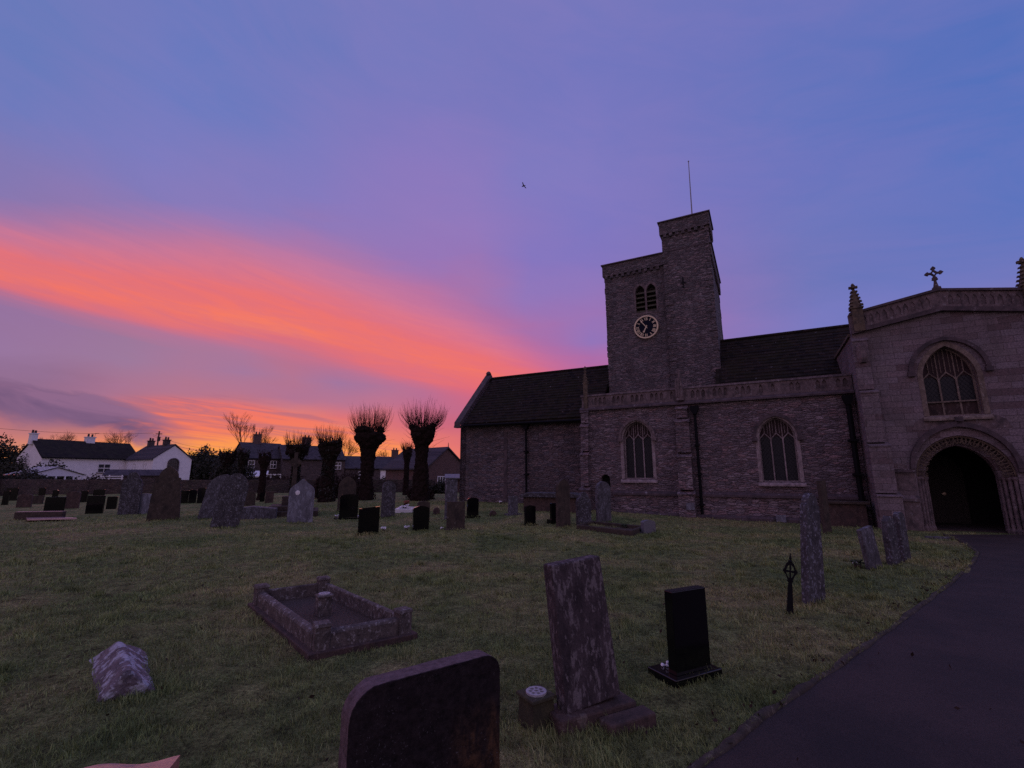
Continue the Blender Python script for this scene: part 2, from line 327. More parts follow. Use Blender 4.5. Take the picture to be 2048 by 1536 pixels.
M['ivy'] = plain('ivy_leaves', (.022,.022,.014), .7, .5, 3, 0)
M['hedge'] = plain('dark_hedge_leaves', (.03,.032,.02), .8, .5, 3, 0)
M['scrub'] = plain('brown_scrub', (.038,.024,.020), .9, .5, 3, 0, spec=.1)
M['granite'] = plain('black_granite', (.004,.004,.005), .10, .3, 90, .0)
M['granite_top'] = plain('wet_granite_sky_sheen', (.02,.02,.022), .25, .3, 90, .05)  # paler copy of the granite: sky sheen on the wet top put into the colour
M['grey_granite'] = plain('grey_granite', (.13,.13,.15), .6, .25, 80, .1)
L1 = (.185,.185,.22)
M['lich_grey'] = lichen('grey_lichened_stone', (.085,.08,.09), L1, .36, 21, .85, .55, dark=(.022,.02,.024))
M['lich_pale'] = lichen('pale_lichened_stone', (.15,.15,.18), (.24,.25,.30), .5, 9, .85, .4, dark=(.05,.05,.06))
M['lich_dark'] = lichen('dark_lichened_sandstone', (.055,.040,.030), (.12,.10,.085), .05, 12, .9, .8, dark=(.018,.014,.012))
M['lich_spot'] = lichen('speckled_lichened_stone', (.055,.05,.055), (.19,.195,.235), .3, 26, .85, .8, dark=(.015,.014,.017), pale=.25)
M['sand'] = lichen('red_sandstone', (.07,.043,.036), (.15,.12,.10), .1, 16, .9, .8, dark=(.025,.02,.02))
m, t, b = newmat('dark_faced_sandstone'); oc = ocoord(t, False); x, y, z = t.sep(oc); gn = t.n('NewGeometry').outputs['Normal']; nz_ = t.sep(gn)[2]
f_ = t.noise(oc, 30, 5, .75); st_ = t.noise(t.xyz(x, y, t.m('MULTIPLY', z, .2)), 7, 5, .65)
c = t.mix(1., c4(.014,.010,.011), t.g(f_, (.3, .4), (.7, 2.)), 'MULTIPLY')
brn = t.m('MULTIPLY', t.mr(st_, .44, .56), t.m('MULTIPLY', t.mr(x, .08, .22), t.mr(z, .62, .48)))
c = t.mix(brn, c, t.mix(t.mr(f_, .4, .6), c4(.022,.012,.009), c4(.085,.045,.024)))
c = t.mix(t.m('MULTIPLY', t.mr(t.noise(oc, 75, 3, .8), .62, .66), t.m('MULTIPLY', t.mr(t.noise(oc, 6, 3), .50, .60), .8)), c, c4(.12,.11,.12))
c = t.mix(t.mr(t.m('ADD', y, t.m('MULTIPLY', t.m('SUBTRACT', f_, .5), .01)), -.050, -.045), c, t.mix(1., c4(.12,.085,.09), t.g(f_, (.3, .5), (.7, 1.6)), 'MULTIPLY'))  # near-black front face; top, edges and back paler
t.put(b.inputs['Base Color'], c); b.inputs['Roughness'].default_value = .9; b.inputs['Specular IOR Level'].default_value = .2; bump(t, b, f_, .6, .01); M['near_dark'] = m
M['centre'] = lichen('bark_like_lichened_stone', (.05,.036,.04), (.165,.14,.145), .42, 32, .9, .42, dark=(.014,.009,.012))
M['olive_stone'] = lichen('mossy_stone', (.05,.045,.022), (.10,.095,.055), .2, 12, .9, dark=(.02,.018,.012))
M['kerbst'] = lichen('purple_kerb_stone', (.10,.08,.072), (.27,.25,.245), .3, 26, .9, .8, dark=(.022,.017,.018))
M['coped'] = lichen('white_crusted_stone', (.13,.105,.12), (.40,.41,.47), .6, 8, .85, 1.3, dark=(.05,.042,.046), pale=.4)
M['skytint_slab'] = plain('wet_slab_sky_tint', (.55,.36,.36), .14, .12, 10, .04, spec=.9)  # pink of the reflected dawn sky is put into the base colour
M['skytint_headstone'] = plain('wet_stone_sky_tint', (.36,.16,.13), .3, .3, 16, .5, spec=.7)  # red base colour carries the pink sky reflected in the wet stone
M['white_stone'] = plain('white_marble', (.75,.74,.76), .5, .1, 20, .1)
M['gravel'] = plain('dark_gravel', (.085,.058,.045), .9, .95, 45, 1., bd=.05)
M['flower_white'] = plain('white_petals', (.8,.78,.8), .7, .1, 30, 0)
M['flower_red'] = plain('red_brown_petals', (.25,.06,.04), .7, .3, 30, 0)
M['stem_green'] = plain('dark_stems', (.03,.045,.02), .8, .3, 30, 0)
M['gold'] = plain('gilt_paint', (.80,.64,.42), .5, .1, 30, 0)
M['navy'] = plain('navy_dial_paint', (.005,.006,.018), .7, .2, 10, 0, spec=.15)
M['void_shade'] = plain('painted_void_shade', (.006,.006,.007), .95, .1, 5, 0)  # near-black colour stands in for shade inside the porch and small openings
M['cable'] = plain('black_cable', (.02,.02,.02), .8, .1, 5, 0)

# ------------------------------------------------------------------ mesh helper
col_ = sc.collection
def link(o, parent=None):
    col_.objects.link(o)
    if parent is not None: o.parent = parent
    return o
class MB:
    def __init__(s): s.v = []; s.f = []; s.mtx = None
    def add(s, vs, fs):
        k = len(s.v)
        if s.mtx is not None: vs = [tuple(s.mtx @ Vector(q)) for q in vs]
        s.v += [tuple(q) for q in vs]; s.f += [tuple(i + k for i in f) for f in fs]; return s
    def box(s, x0, x1, y0, y1, z0, z1, tx=0, ty=0):
        s.add([(x0,y0,z0),(x1,y0,z0),(x1,y1,z0),(x0,y1,z0),(x0+tx,y0+ty,z1),(x1-tx,y0+ty,z1),(x1-tx,y1-ty,z1),(x0+tx,y1-ty,z1)],
              [(0,3,2,1),(4,5,6,7),(0,1,5,4),(1,2,6,5),(2,3,7,6),(3,0,4,7)]); return s
    def plate(s, out, holes=(), y0=0, y1=.1, ax='y'):
        loops = [list(out)] + [list(h) for h in holes]
        def V(p, d): return (p[0], d, p[1]) if ax == 'y' else ((d, p[0], p[1]) if ax == 'x' else (p[0], p[1], d))
        tri = tessellate_polygon([[Vector((p[0], p[1], 0)) for p in l] for l in loops])
        flat = [p for l in loops for p in l]; n = len(flat)
        vs = [V(p, y0) for p in flat] + [V(p, y1) for p in flat]
        fs = [tuple(f) for f in tri] + [tuple(i + n for i in reversed(f)) for f in tri]
        k = 0
        for l in loops:
            m_ = len(l)
            for i in range(m_): a, b_ = k + i, k + (i + 1) % m_; fs.append((a, b_, b_ + n, a + n))
            k += m_
        return s.add(vs, fs)
    def lathe(s, prof, n=12, cx=0, cy=0, jit=0, rs=None, rot=0):
        vs = []; fs = []
        for r, z in prof:
            for i in range(n):
                a = 2 * math.pi * i / n + rot; q = r * (1 + (rs.uniform(-jit, jit) if rs else 0))
                vs.append((cx + q * math.cos(a), cy + q * math.sin(a), z))
        for j in range(len(prof) - 1):
            for i in range(n): a, b_ = j * n + i, j * n + (i + 1) % n; fs.append((a, b_, b_ + n, a + n))
        fs.append(tuple(reversed(range(n)))); fs.append(tuple(range((len(prof) - 1) * n, len(prof) * n)))
        return s.add(vs, fs)
    def tube(s, pts, rad, n=6):
        vs = []; fs = []; P = [Vector(p) for p in pts]
        if not hasattr(rad, '__len__'): rad = [rad] * len(P)
        for i, p in enumerate(P):
            d = (P[min(i + 1, len(P) - 1)] - P[max(i - 1, 0)]).normalized()
            a = d.cross(Vector((0, 0, 1)));
            if a.length < .05: a = d.cross(Vector((0, 1, 0)))
            a.normalize(); b_ = d.cross(a)
            for k in range(n):
                q = 2 * math.pi * k / n; vs.append(tuple(p + (a * math.cos(q) + b_ * math.sin(q)) * rad[i]))
        for j in range(len(P) - 1):
            for i in range(n): a, b_ = j * n + i, j * n + (i + 1) % n; fs.append((a, b_, b_ + n, a + n))
        fs.append(tuple(reversed(range(n)))); fs.append(tuple(range((len(P) - 1) * n, len(P) * n)))
        return s.add(vs, fs)
    def build(s, name, mat, parent=None, smooth=False, bev=0, **tags):
        me = bpy.data.meshes.new(name); me.from_pydata(s.v, [], s.f); me.update()
        import bmesh
        bm = bmesh.new(); bm.from_mesh(me); bmesh.ops.recalc_face_normals(bm, faces=bm.faces); bm.to_mesh(me); bm.free()
        if smooth: me.polygons.foreach_set('use_smooth', [True] * len(me.polygons))
        for q in (mat if isinstance(mat, list) else [mat]): me.materials.append(M[q] if isinstance(q, str) else q)
        o = bpy.data.objects.new(name, me); link(o, parent)
        if bev:
            md = o.modifiers.new('bevel', 'BEVEL'); md.width = bev; md.segments = 2; md.limit_method = 'ANGLE'; md.angle_limit = R(40)
        for k, q in tags.items(): o[k] = q
        return o
def thing(name, label, cat, loc=(0, 0, 0), rz=0, group=None):
    o = bpy.data.objects.new(name, None); link(o); o.location = loc; o.rotation_euler = (0, 0, rz)
    o.empty_display_size = .2; o['label'] = label; o['category'] = cat
    if group: o['group'] = group
    return o
def halfarc(hw, rise, n):      # right half, springing to apex
    if rise < hw: return [(hw * math.cos(q), rise * (math.sin(q) * .93 + .07 * q / (math.pi / 2))) for q in [math.pi / 2 * i / n for i in range(n + 1)]]
    r = (hw * hw + rise * rise) / (2 * hw); A = math.atan2(rise, r - hw)
    return [(hw - r + r * math.cos(A * i / n), r * math.sin(A * i / n)) for i in range(n + 1)]
def archh(x, hw, rise):        # height of the arch above springing at x
    p = halfarc(hw, rise, 24); return float(np.interp(abs(x), [q[0] for q in reversed(p)], [q[1] for q in reversed(p)]))
def arc(cx, hw, zs, rise, n=10):
    p = halfarc(hw, rise, n)
    return [(cx + x, zs + z) for x, z in p] + [(cx - x, zs + z) for x, z in reversed(p[:-1])]
def arch(cx, hw, z0, zs, rise, n=10):
    return [(cx - hw, z0), (cx + hw, z0)] + arc(cx, hw, zs, rise, n)
def archring(cx, hw1, r1, hw2, r2, zs, n=14):
    return arc(cx, hw2, zs, r2, n) + list(reversed(arc(cx, hw1, zs, r1, n)))

# ------------------------------------------------------------------ ground and path
def ground():
    rs = [0.0] + list(np.geomspace(.6, 60, 150)) + list(np.geomspace(66, 4000, 22)); na_ = 220
    vs = [(0, 0, 0)]; fs = []
    r = np.array(rs[1:]); a = np.linspace(0, 2 * math.pi, na_, endpoint=False)
    RR, AA = np.meshgrid(r, a, indexing='ij'); X = RR * np.sin(AA); Y = RR * np.cos(AA)
    Z = gz(X, Y); Z = Z + .012 * np.sin(X * 5.1 + 2 * np.sin(Y * 2.3)) * np.cos(Y * 6.3) * (RR < 20) * (pathmask(X, Y) < .4)
    Z = Z - .02 * (pathmask(X, Y) > .9) * (RR < 60)
    me = bpy.data.meshes.new('ground')
    V = [(0, 0, 0.)] + list(zip(X.ravel().tolist(), Y.ravel().tolist(), Z.ravel().tolist()))
    F = [(0, 1 + i, 1 + (i + 1) % na_) for i in range(na_)]
    for j in range(len(r) - 1):
        for i in range(na_): p, q = 1 + j * na_ + i, 1 + j * na_ + (i + 1) % na_; F.append((p, p + na_, q + na_, q))
    me.from_pydata(V, [], F); me.update(); me.polygons.foreach_set('use_smooth', [True] * len(me.polygons))
    m, t, b = newmat('turf'); oc = t.n('TexCoord').outputs['Object']
    n1 = t.noise(oc, .45, 5, .6, .4); n2 = t.noise(oc, 5, 6, .7); n3 = t.noise(oc, 34, 5, .75)
    c = t.ramp(n1, [(.36, c4(.105,.135,.048)), (.5, c4(.155,.17,.065)), (.62, c4(.22,.19,.085))])
    c = t.mix(1., c, t.g(n2, (.33, .4), (.67, 1.7)), 'MULTIPLY'); c = t.mix(1., c, t.g(n3, (.32, .2), (.68, 2.0)), 'MULTIPLY')
    t.put(b.inputs['Base Color'], c); b.inputs['Roughness'].default_value = .95; b.inputs['Specular IOR Level'].default_value = .15
    bump(t, b, t.m('ADD', n2, t.m('MULTIPLY', n3, .8)), 1., .06); me.materials.append(m)
    o = bpy.data.objects.new('ground', me); link(o); o['kind'] = 'structure'
ground()
pb = MB(); n = len(PL)
fine = []
for i in range(n - 1):
    for k in range(8): q = k / 8; fine.append((PL[i][0] * (1 - q) + PL[i+1][0] * q, PL[i][1] * (1 - q) + PL[i+1][1] * q))
fine.append(PL[-1]); rg = random.Random(3)
left = [(x + rg.uniform(-.015, .015), y) for x, y in fine]
vs = []
for x, y in left: vs += [(x, y, .006), (x + .04, y, .012), (30., y + 0, .012)]
fs = []
for i in range(len(left) - 1):
    for k in range(2): fs.append((i*3+k, i*3+k+1, i*3+k+4, i*3+k+3))
vs += [(left[0][0] - .6, -3, .012), (30, -3, .012)]; fs.append((1, len(vs)-2, len(vs)-1, 2))
pb.add(vs, fs)
m, t, b = newmat('asphalt'); oc = t.n('TexCoord').outputs['Object']
n1 = t.noise(oc, 120, 3, .7); n2 = t.noise(oc, 1.1, 5, .6)
t.put(b.inputs['Base Color'], t.mix(1., t.ramp(n2, [(.35, c4(.020,.012,.012)), (.62, c4(.042,.024,.022))]), t.g(n1, (.3, .35), (.7, 1.9)), 'MULTIPLY'))
b.inputs['Roughness'].default_value = .85; bump(t, b, t.m('ADD', n1, t.m('MULTIPLY', t.noise(oc, 300, 2), .6)), 1., .008); M['asphalt'] = m
pb.build('path', 'asphalt', kind='structure')
M['soil'] = lichen('earthy_edging', (.05,.036,.026), (.13,.11,.08), .2, 20, .95, dark=(.015,.012,.009))
kb = MB(); kp = []; acc = 0
for i in range(1, len(left)):
    x, y = left[i]; kp.append((x - .03 + rg.uniform(-.012, .012), y, .004 + rg.uniform(-.01, .008)))
kb.tube(kp, [rg.uniform(.026, .042) for _ in kp], 8)
kb.build('path_kerb', 'soil', smooth=True, kind='structure')

# ------------------------------------------------------------------ church (local x along the wall, y into the building)
church = thing('church', 'dark rubble stone parish church with clock tower, parapeted aisle and two-storey porch', 'church', (CO[0], CO[1], 0), CA)
rg = random.Random(11)
W1, W2 = -3.59, 1.58
def window(parent, cx, hw, sill, spring, rise, y, ywall, hood, mframe='tracery', transom=None, jw=.12, hoodm='dress'):
    """opening (hw) in a wall whose face is ywall; tracery at y"""
    b = MB(); o_ = arch(cx, hw + jw, sill, spring, rise + jw * 1.15, 12); i_ = arch(cx, hw - .004, sill + .001, spring, rise - .004, 12)
    # pale jamb stones round the opening: proud of the wall, thin
    ring = [(cx - hw - jw, sill), (cx - hw + .004, sill)] + list(reversed(arc(cx, hw - .004, spring, rise - .004, 12))) + [(cx + hw - .004, sill), (cx + hw + jw, sill)] + arc(cx, hw + jw, spring, rise + jw * 1.15, 12)
    b.plate(ring, (), ywall - .012, ywall + .1)
    # splayed inner frame
    win = b.build('window', mframe, parent)
    s = MB(); s.plate([(ywall - .10, sill - .16), (ywall + .3, sill - .12), (ywall + .3, sill + .03), (ywall - .02, sill - .03), (ywall - .10, sill - .11)], (), cx - hw - .16, cx + hw + .16, 'x')
    s.build('sill', mframe, win)
    iw = hw - .03; mu = .045; lw = (2 * iw - 2 * mu) / 3; top = spring + .02; zb = transom or sill
    tr = MB(); tr.plate(arch(cx, hw, sill, spring, rise, 12), [arch(cx, hw - .045, sill + .04, spring, rise - .05, 12)], y, y + .10)
    for k in range(2):
        x0 = cx - iw + lw + k * (lw + mu); tr.box(x0, x0 + mu, y + .005, y + .085, sill + .04, top - .06)
    ya = y + .03
    for k in range(3):
        x0 = cx - iw + k * (lw + mu) - mu * .5; x1 = x0 + lw + mu; xm = (x0 + x1) / 2; rr_ = [.026, .022, .020, .024]
        pts_ = [(x0, top - .10), (x0 + lw * .12, top - .02), (x0 + lw * .32, top + .055), (xm, top + .15)]
        for sg in (0, 1):
            q = [(p_[0] if not sg else 2 * xm - p_[0], ya, p_[1]) for p_ in pts_]; tr.tube(q, rr_, 6)
        zt = spring + archh(xm - cx, hw, rise) - .03
        if zt > top + .2: tr.tube([(xm, ya, top + .15), (xm, ya, zt)], .017, 6)
        if k: 
            zt = spring + archh(x0 - cx, hw, rise) - .03; tr.tube([(x0, ya + .001, top - .10), (x0, ya + .001, zt)], .02, 6)
            for f in (-.25, .25):
                xx = x0 + f * lw; zt2 = spring + archh(xx - cx, hw, rise) - .05
                if zt2 > top + .3: tr.tube([(xx, ya + .002, top + .14), (xx, ya + .002, zt2)], .010, 5)
    tr.build('tracery', mframe, win)
    g_ = MB(); g_.plate(arch(cx, hw - .02, sill + .02, spring, rise - .02, 12), (), y + .06, y + .075); g_.build('glass', 'glass', win)
    u_ = MB(); pan = [(cx - hw + .046, top + .02), (cx + hw - .046, top + .02)] + [(q[0], max(q[1], top + .021)) for q in arc(cx, hw - .046, spring, rise - .051, 12)[1:-1]]
    u_.plate([q for n_, q in enumerate(pan)], (), y + .045, y + .058); u_.build('head_light', 'head_glass', win)
    if transom:
        p = MB(); p.box(cx - iw + .02, cx + iw - .02, y + .035, y + .058, sill + .03, transom - .03); p.build('panel', 'panel_dark', win)
        p = MB(); p.box(cx - iw, cx + iw, y - .03, y + .02, transom - .022, transom + .022); p.build('transom', mframe, win)
    if hood:
        h = MB(); r1, r2, hz, hw1 = hood
        h.plate(archring(cx, hw1, r1, hw1 + .11, r2, hz, 14), (), ywall - .10, ywall + .02)
        for sg in (-1, 1): h.box(cx + sg * (hw1 + .06) - .09, cx + sg * (hw1 + .06) + .09, ywall - .115, ywall + .02, hz - .13, hz - .001)
        h.build('hood_mould', hoodm, win)
    return win
# aisle
b = MB(); b.plate([(-6.0, -.6), (4.1, -.6), (4.1, 4.57), (-6.0, 4.57)], [arch(W1, .6, 1.5, 3.2, .72, 12), arch(W2, .6, 1.42, 3.05, .74, 12), arch(-5.03, .2, .96, 1.48, .2, 6)], 0, .5)
aw = b.build('aisle_wall', 'rubble_red', church)
b = MB(); b.box(-6.0, -5.5, .502, 4.2, -.6, 4.56); b.box(-5.5, 3.2, 3.0, 3.19, -.5, 4.4); b.build('end_wall', 'rubble_red', church)
MB().plate([(-6, 4.58), (4.09, 4.58), (4.09, 4.66), (-6, 4.66)], (), .2, 3.3).build('aisle_roof', 'lead', church)
window(church, W1, .6, 1.5, 3.2, .72, .22, 0, (.76, .88, 3.2, .66))
window(church, W2, .6, 1.42, 3.05, .74, .22, 0, (.78, .90, 3.05, .68), hoodm='dress_dark')
b = MB(); b.plate(arch(-5.03, .199, .961, 1.48, .199, 6), (), .3, .33); b.build('niche_door', 'void_shade', church)
b = MB(); b.plate([(-.14, 4.5), (-.14, 4.56), (-.03, 4.66), (.1, 4.66), (.1, 4.5)], (), -6.08, 4.095, 'x'); b.build('string_course', 'dress_dark', church)
b = MB(); b.plate([(-.075, 5.15), (-.05, 5.23), (.33, 5.23), (.33, 5.15)], (), -6.05, 4.095, 'x'); cop = b.build('coping', 'dress', church)
holes = []
x = -5.4
k = 0
while x < 3.9:
    if not (-2.1 < x < -1.4) and not (x > -1.4 and rg.random() < .12):
        holes.append([(x, 4.76), (x + .13, 4.76), (x + .13, 5.0), (x + .065, 5.09), (x, 5.0)])
    k += 1; x += .2 if k % 3 else .42
b = MB(); b.plate([(-6.0, 4.66), (4.095, 4.66), (4.095, 5.15), (-6.0, 5.15)], holes, -.035, .03); b.box(-6.0, 4.095, .031, .26, 4.661, 5.149); b.build('parapet', 'dress', church)
b = MB(); b.box(-4.65, 4.095, -.09, -.002, -.6, .84); b.box(-6.0, -4.66, -.07, -.002, -.6, .5); b.build('plinth', 'rubble_red', church)
b = MB(); b.plate([(-.16, .84), (-.16, .92), (-.003, 1.02), (-.003, .84)], (), -4.7, 4.095, 'x'); b.build('plinth_moulding', 'dress_dark', church)
b = MB(); b.plate([(-.30, -.6), (-.30, .1), (-.22, .17), (-.093, .17), (-.093, -.6)], (), -4.6, 4.05, 'x'); b.build('footing', 'dress_dark', church)
b = MB(); b.box(1.28, 1.58, -.36, -.302, .02, .26); b.build('wall_block', 'white_stone' if 0 else 'lich_pale', church)
def buttress(cx, w_, levels, name='buttress', yw=-.002, mat='rubble_red'):
    """levels: (z0, z1, projection, width add) with a weathered slope on each"""
    b = MB()
    for z0, z1, p, wa in levels:
        b.box(cx - w_/2 - wa, cx + w_/2 + wa, yw - p, yw, z0, z1)
        b.plate([(yw - p - .04, z1 + .001), (yw - p - .04, z1 + .04), (yw, z1 + .2), (yw, z1 + .001)], (), cx - w_/2 - wa - .03, cx + w_/2 + wa + .03, 'x')
    return b.build(name, mat, church)
def crocketed(cx, cy, z0, z1, z2, w_, name='pinnacle', mat='dress_ochre', nc=5, fin=True):
    b = MB(); b.box(cx - w_/2, cx + w_/2, cy - w_/2, cy + w_/2, z0, z1)
    b.box(cx - w_*.62, cx + w_*.62, cy - w_*.62, cy + w_*.62, z1 + .001, z1 + .05)
    hh = z2 - z1
    b.lathe([(w_*.68, z1 + .052), (w_*.16, z1 + hh*.82)], 4, cx, cy, rot=math.pi/4)
    for k in range(nc):
        q = (k + .5) / (nc + .4); z = z1 + .05 + hh * .8 * q; r = w_ * (.68 * (1 - q) + .16 * q) * .95
        for j in range(4):
            a = math.pi/4 + j * math.pi/2
            px_, py_ = cx + (r + .02) * math.cos(a), cy + (r + .02) * math.sin(a); s_ = .045 * (1.2 - .4 * q) * (w_ / .3)
            b.box(px_ - s_, px_ + s_, py_ - s_, py_ + s_, z - s_*.5, z + s_*.7, s_*.35, s_*.35)
    if fin:
        zf = z1 + hh * .83; s_ = w_ * .16
        b.box(cx - s_*.8, cx + s_*.8, cy - s_*.8, cy + s_*.8, zf, z2)
        b.box(cx - s_*2.6, cx + s_*2.6, cy - s_*.9, cy + s_*.9, zf + hh*.04, zf + hh*.04 + s_*1.6)
        b.box(cx - s_*.9, cx + s_*.9, cy - s_*2.6, cy + s_*2.6, zf + hh*.041, zf + hh*.041 + s_*1.58)
        b.lathe([(s_*1.3, z2), (s_*.5, z2 + s_*1.5)], 6, cx, cy)
    return b.build(name, mat, church)
buttress(-5.86, .34, [(-.5, 1.0, .48, .04), (1.2, 2.5, .36, 0), (2.7, 3.75, .24, 0), (3.95, 4.42, .12, 0)])
crocketed(-5.8, -.02, 4.45, 5.75, 6.55, .17, nc=4)
buttress(-1.7, .52, [(-.5, .9, .52, .04), (1.1, 2.35, .40, 0), (2.55, 3.75, .28, 0), (3.95, 4.3, .15, -.04)])
b = MB(); b.box(-1.86, -1.58, -.17, .0, 4.67, 5.32); b.box(-1.84, -1.60, -.15, .1, 5.321, 5.6); b.lathe([(.05, 5.6), (.03, 6.0)], 5, -1.72, -.03)
for k in range(3): b.box(-1.88 + k * .1, -1.82 + k * .1, -.185, -.171, 4.8, 5.55)
b.build('pinnacle', 'dress', church)
# quoins low on the middle buttress
b = MB(); b.box(-1.72, -1.42, -.553, -.53, .35, .6); b.build('quoin', 'lich_pale', church)
def pipe(cx, cy, ztop, zbot, r=.045, hz=None):
    b = MB(); b.tube([(cx, cy, zbot), (cx, cy, ztop - .3)], r, 8)
    b.plate([(cx - .07, ztop - .34), (cx + .07, ztop - .34), (cx + .16, ztop - .1), (cx + .16, ztop), (cx - .16, ztop), (cx - .16, ztop - .1)], (), cy - .11, cy + .09)
    for z in np.arange(zbot + .5, ztop - .5, 1.15): b.box(cx - r*1.7, cx + r*1.7, cy - r*1.7, cy + r*2.2, z, z + .07)
    return b.build('downpipe', 'iron', church)
pipe(-1.2, -.16, 4.4, .0, .055); pipe(3.86, -.22, 4.42, .0, .085)
# chancel
b = MB(); b.plate([(-13.7, -.5), (-6.0, -.5), (-6.0, 4.42), (-13.7, 4.42)], (), 1.5, 2.0); b.build('chancel_wall', 'rubble', church)
b = MB(); b.plate([(1.5, -.5), (7.1, -.5), (7.1, 4.42), (4.3, 7.3), (1.5, 4.42)], (), -13.702, -13.3, 'x')
b.box(-13.3, -5.3, 6.7, 7.1, -.5, 4.42); b.build('gable_wall', 'rubble', church)
b = MB()
b.plate([(1.22, 4.30), (4.3, 7.38), (4.3, 7.50), (1.10, 4.30)], (), -13.28, -5.64, 'x'); b.plate([(7.38, 4.30), (4.3, 7.38), (4.3, 7.50), (7.5, 4.30)], (), -13.28, -5.64, 'x')
cr = b.build('chancel_roof', 'tiles', church)
b = MB()
for k in range(17):   # tile courses stand proud of one another
    z = 4.42 + k * .175; y = 1.06 + (z - 4.30)
    b.plate([(y - .035, z - .02), (y + .17, z + .155), (y + .17, z + .18), (y - .035, z + .02)], (), -13.28 + .002 * k, -5.645, 'x')
b.build('tile_course', 'tiles', church)
b = MB(); b.plate([(1.02, 4.32), (4.3, 7.6), (7.58, 4.32), (7.58, 4.5), (4.3, 7.80), (1.02, 4.5)], (), -13.8, -13.4, 'x')
b.plate([(.98, 4.2), (1.3, 4.2), (1.3, 4.318), (.98, 4.318)], (), -13.8, -13.4, 'x'); b.lathe([(.16, 7.8), (.17, 7.88), (.1, 7.98), (.02, 8.02)], 8, -13.6, 4.3)
b.build('gable_coping', 'dress_dark', church)
b = MB(); b.tube([(-13.25, 1.12, 4.30), (-6.12, 1.12, 4.24)], .07, 6); b.build('gutter', 'iron', church)
pipe(-9.55, 1.36, 4.28, .0, .055)
b = MB(); b.box(-10.9, -10.72, 1.47, 1.498, .3, 3.9); b.build('blocked_joint', 'dress_dark', church)
# nave
b = MB()
b.plate([(1.3, 4.75), (4.9, 8.15), (4.9, 8.27), (1.2, 4.75)], (), -.5, 12, 'x'); b.plate([(8.5, 4.75), (4.9, 8.15), (4.9, 8.27), (8.6, 4.75)], (), -.5, 12, 'x')
b.build('nave_roof', 'tiles', church)
b = MB()
for k in range(18):
    z = 4.95 + k * .178; y = 1.2 + (z - 4.75) * 1.05
    b.plate([(y - .05, z - .02), (y + .16, z + .155), (y + .16, z + .18), (y - .05, z + .02)], (), -.29, 11.9 - .003 * k, 'x')
b.build('tile_course', 'tiles', church)
b = MB(); b.box(3.25, 12, 1.8, 2.2, 3.12, 5.2); b.box(-.3, 12, 7.6, 8.0, -.5, 4.9); b.build('nave_wall', 'rubble', church)
b = MB(); b.tube([(-.45, 4.9, 8.27), (12, 4.9, 8.27)], .1, 6); b.tube([(-13.3, 4.3, 7.52), (-5.6, 4.3, 7.5)], .09, 6); b.build('ridge_tile', 'tiles', church)
# tower
TX0, TX1, TY0, TY1 = -5.62, -.33, 3.2, 8.5
b = MB(); b.plate([(TX0, 4.0), (TX1, 4.0), (TX1, 12.2), (TX0, 12.2)], [arch(-3.79, .24, 9.86, 11.0, .36, 6), arch(-3.23, .24, 9.86, 11.0, .36, 6)], TY0, TY0 + .4)
b.box(TX0 + .001, TX1 - .001, TY0 + .401, TY1, 4.0, 12.199)
tw = b.build('tower_wall', 'tower', church)
for cx_, cy_ in ((TX0, TY0), (TX1, TY0), (TX1, TY1)):
    b = MB()
    for z in np.arange(4.2, 12, .32):
        p = rg.uniform(.006, .03); l1, l2 = rg.choice([(.34, .2), (.2, .34)]); sx_ = 1 if cx_ == TX0 else -1; sy_ = 1 if cy_ == TY0 else -1
        x0, x1 = sorted((cx_ - sx_ * p, cx_ + sx_ * l1)); y0, y1 = sorted((cy_ - sy_ * p, cy_ + sy_ * l2)); b.box(x0, x1, y0, y1, z, z + rg.uniform(.2, .3))
    b.build('quoin_strip', 'tower', tw)
b = MB(); e = .10; b.box(TX0 - e, TX1 + e, TY0 - e, TY0 + .3, 12.201, 12.82); b.box(TX0 - e, TX1 + e, TY1 - .3, TY1 + e, 12.201, 12.82)
b.box(TX0 - e, TX0 + .3, TY0 + .301, TY1 - .301, 12.201, 12.82); b.box(TX1 - .3, TX1 + e, TY0 + .301, TY1 - .301, 12.201, 12.82); b.build('tower_parapet', 'tower', tw)
b = MB(); b.box(TX0 - .16, TX1 + .16, TY0 - .16, TY0 + .34, 12.822, 12.88); b.box(TX1 - .34, TX1 + .16, TY0 + .341, TY1 + .16, 12.822, 12.88); b.box(TX0 - .16, TX0 + .34, TY0 + .341, TY1 + .16, 12.822, 12.88); b.build('parapet_coping', 'dress_dark', tw)
def corbel(par, *q): b = MB(); b.box(*q); b.build('corbel', 'tower', par)
x = TX0 + .02
while x < -2.7: corbel(tw, x, x + .15, TY0 - .095, TY0 - .001, 12.04 + rg.uniform(-.01, .01), 12.2); x += .3
y = TY0 + .1
while y < TY1: corbel(tw, TX1 + .001, TX1 + .095, y, y + .15, 12.05, 12.2); y += .3
b = MB(); b.box(-2.5, -.30, 3.05, 4.85, 4.0, 13.78); tu = b.build('stair_turret', 'tower', church)
x = -2.42
while x < -.4: corbel(tu, x, x + .15, 2.955, 3.049, 13.62, 13.78); x += .3
y = 3.1
while y < 4.8: corbel(tu, -.299, -.205, y, y + .15, 13.62, 13.78); y += .3
b = MB(); b.box(-2.6, -.2, 2.95, 4.95, 13.782, 14.44); b.build('turret_parapet', 'tower', tu)
b = MB(); b.box(-2.66, -.14, 2.89, 5.01, 14.442, 14.5); b.build('parapet_coping', 'dress_dark', tu)
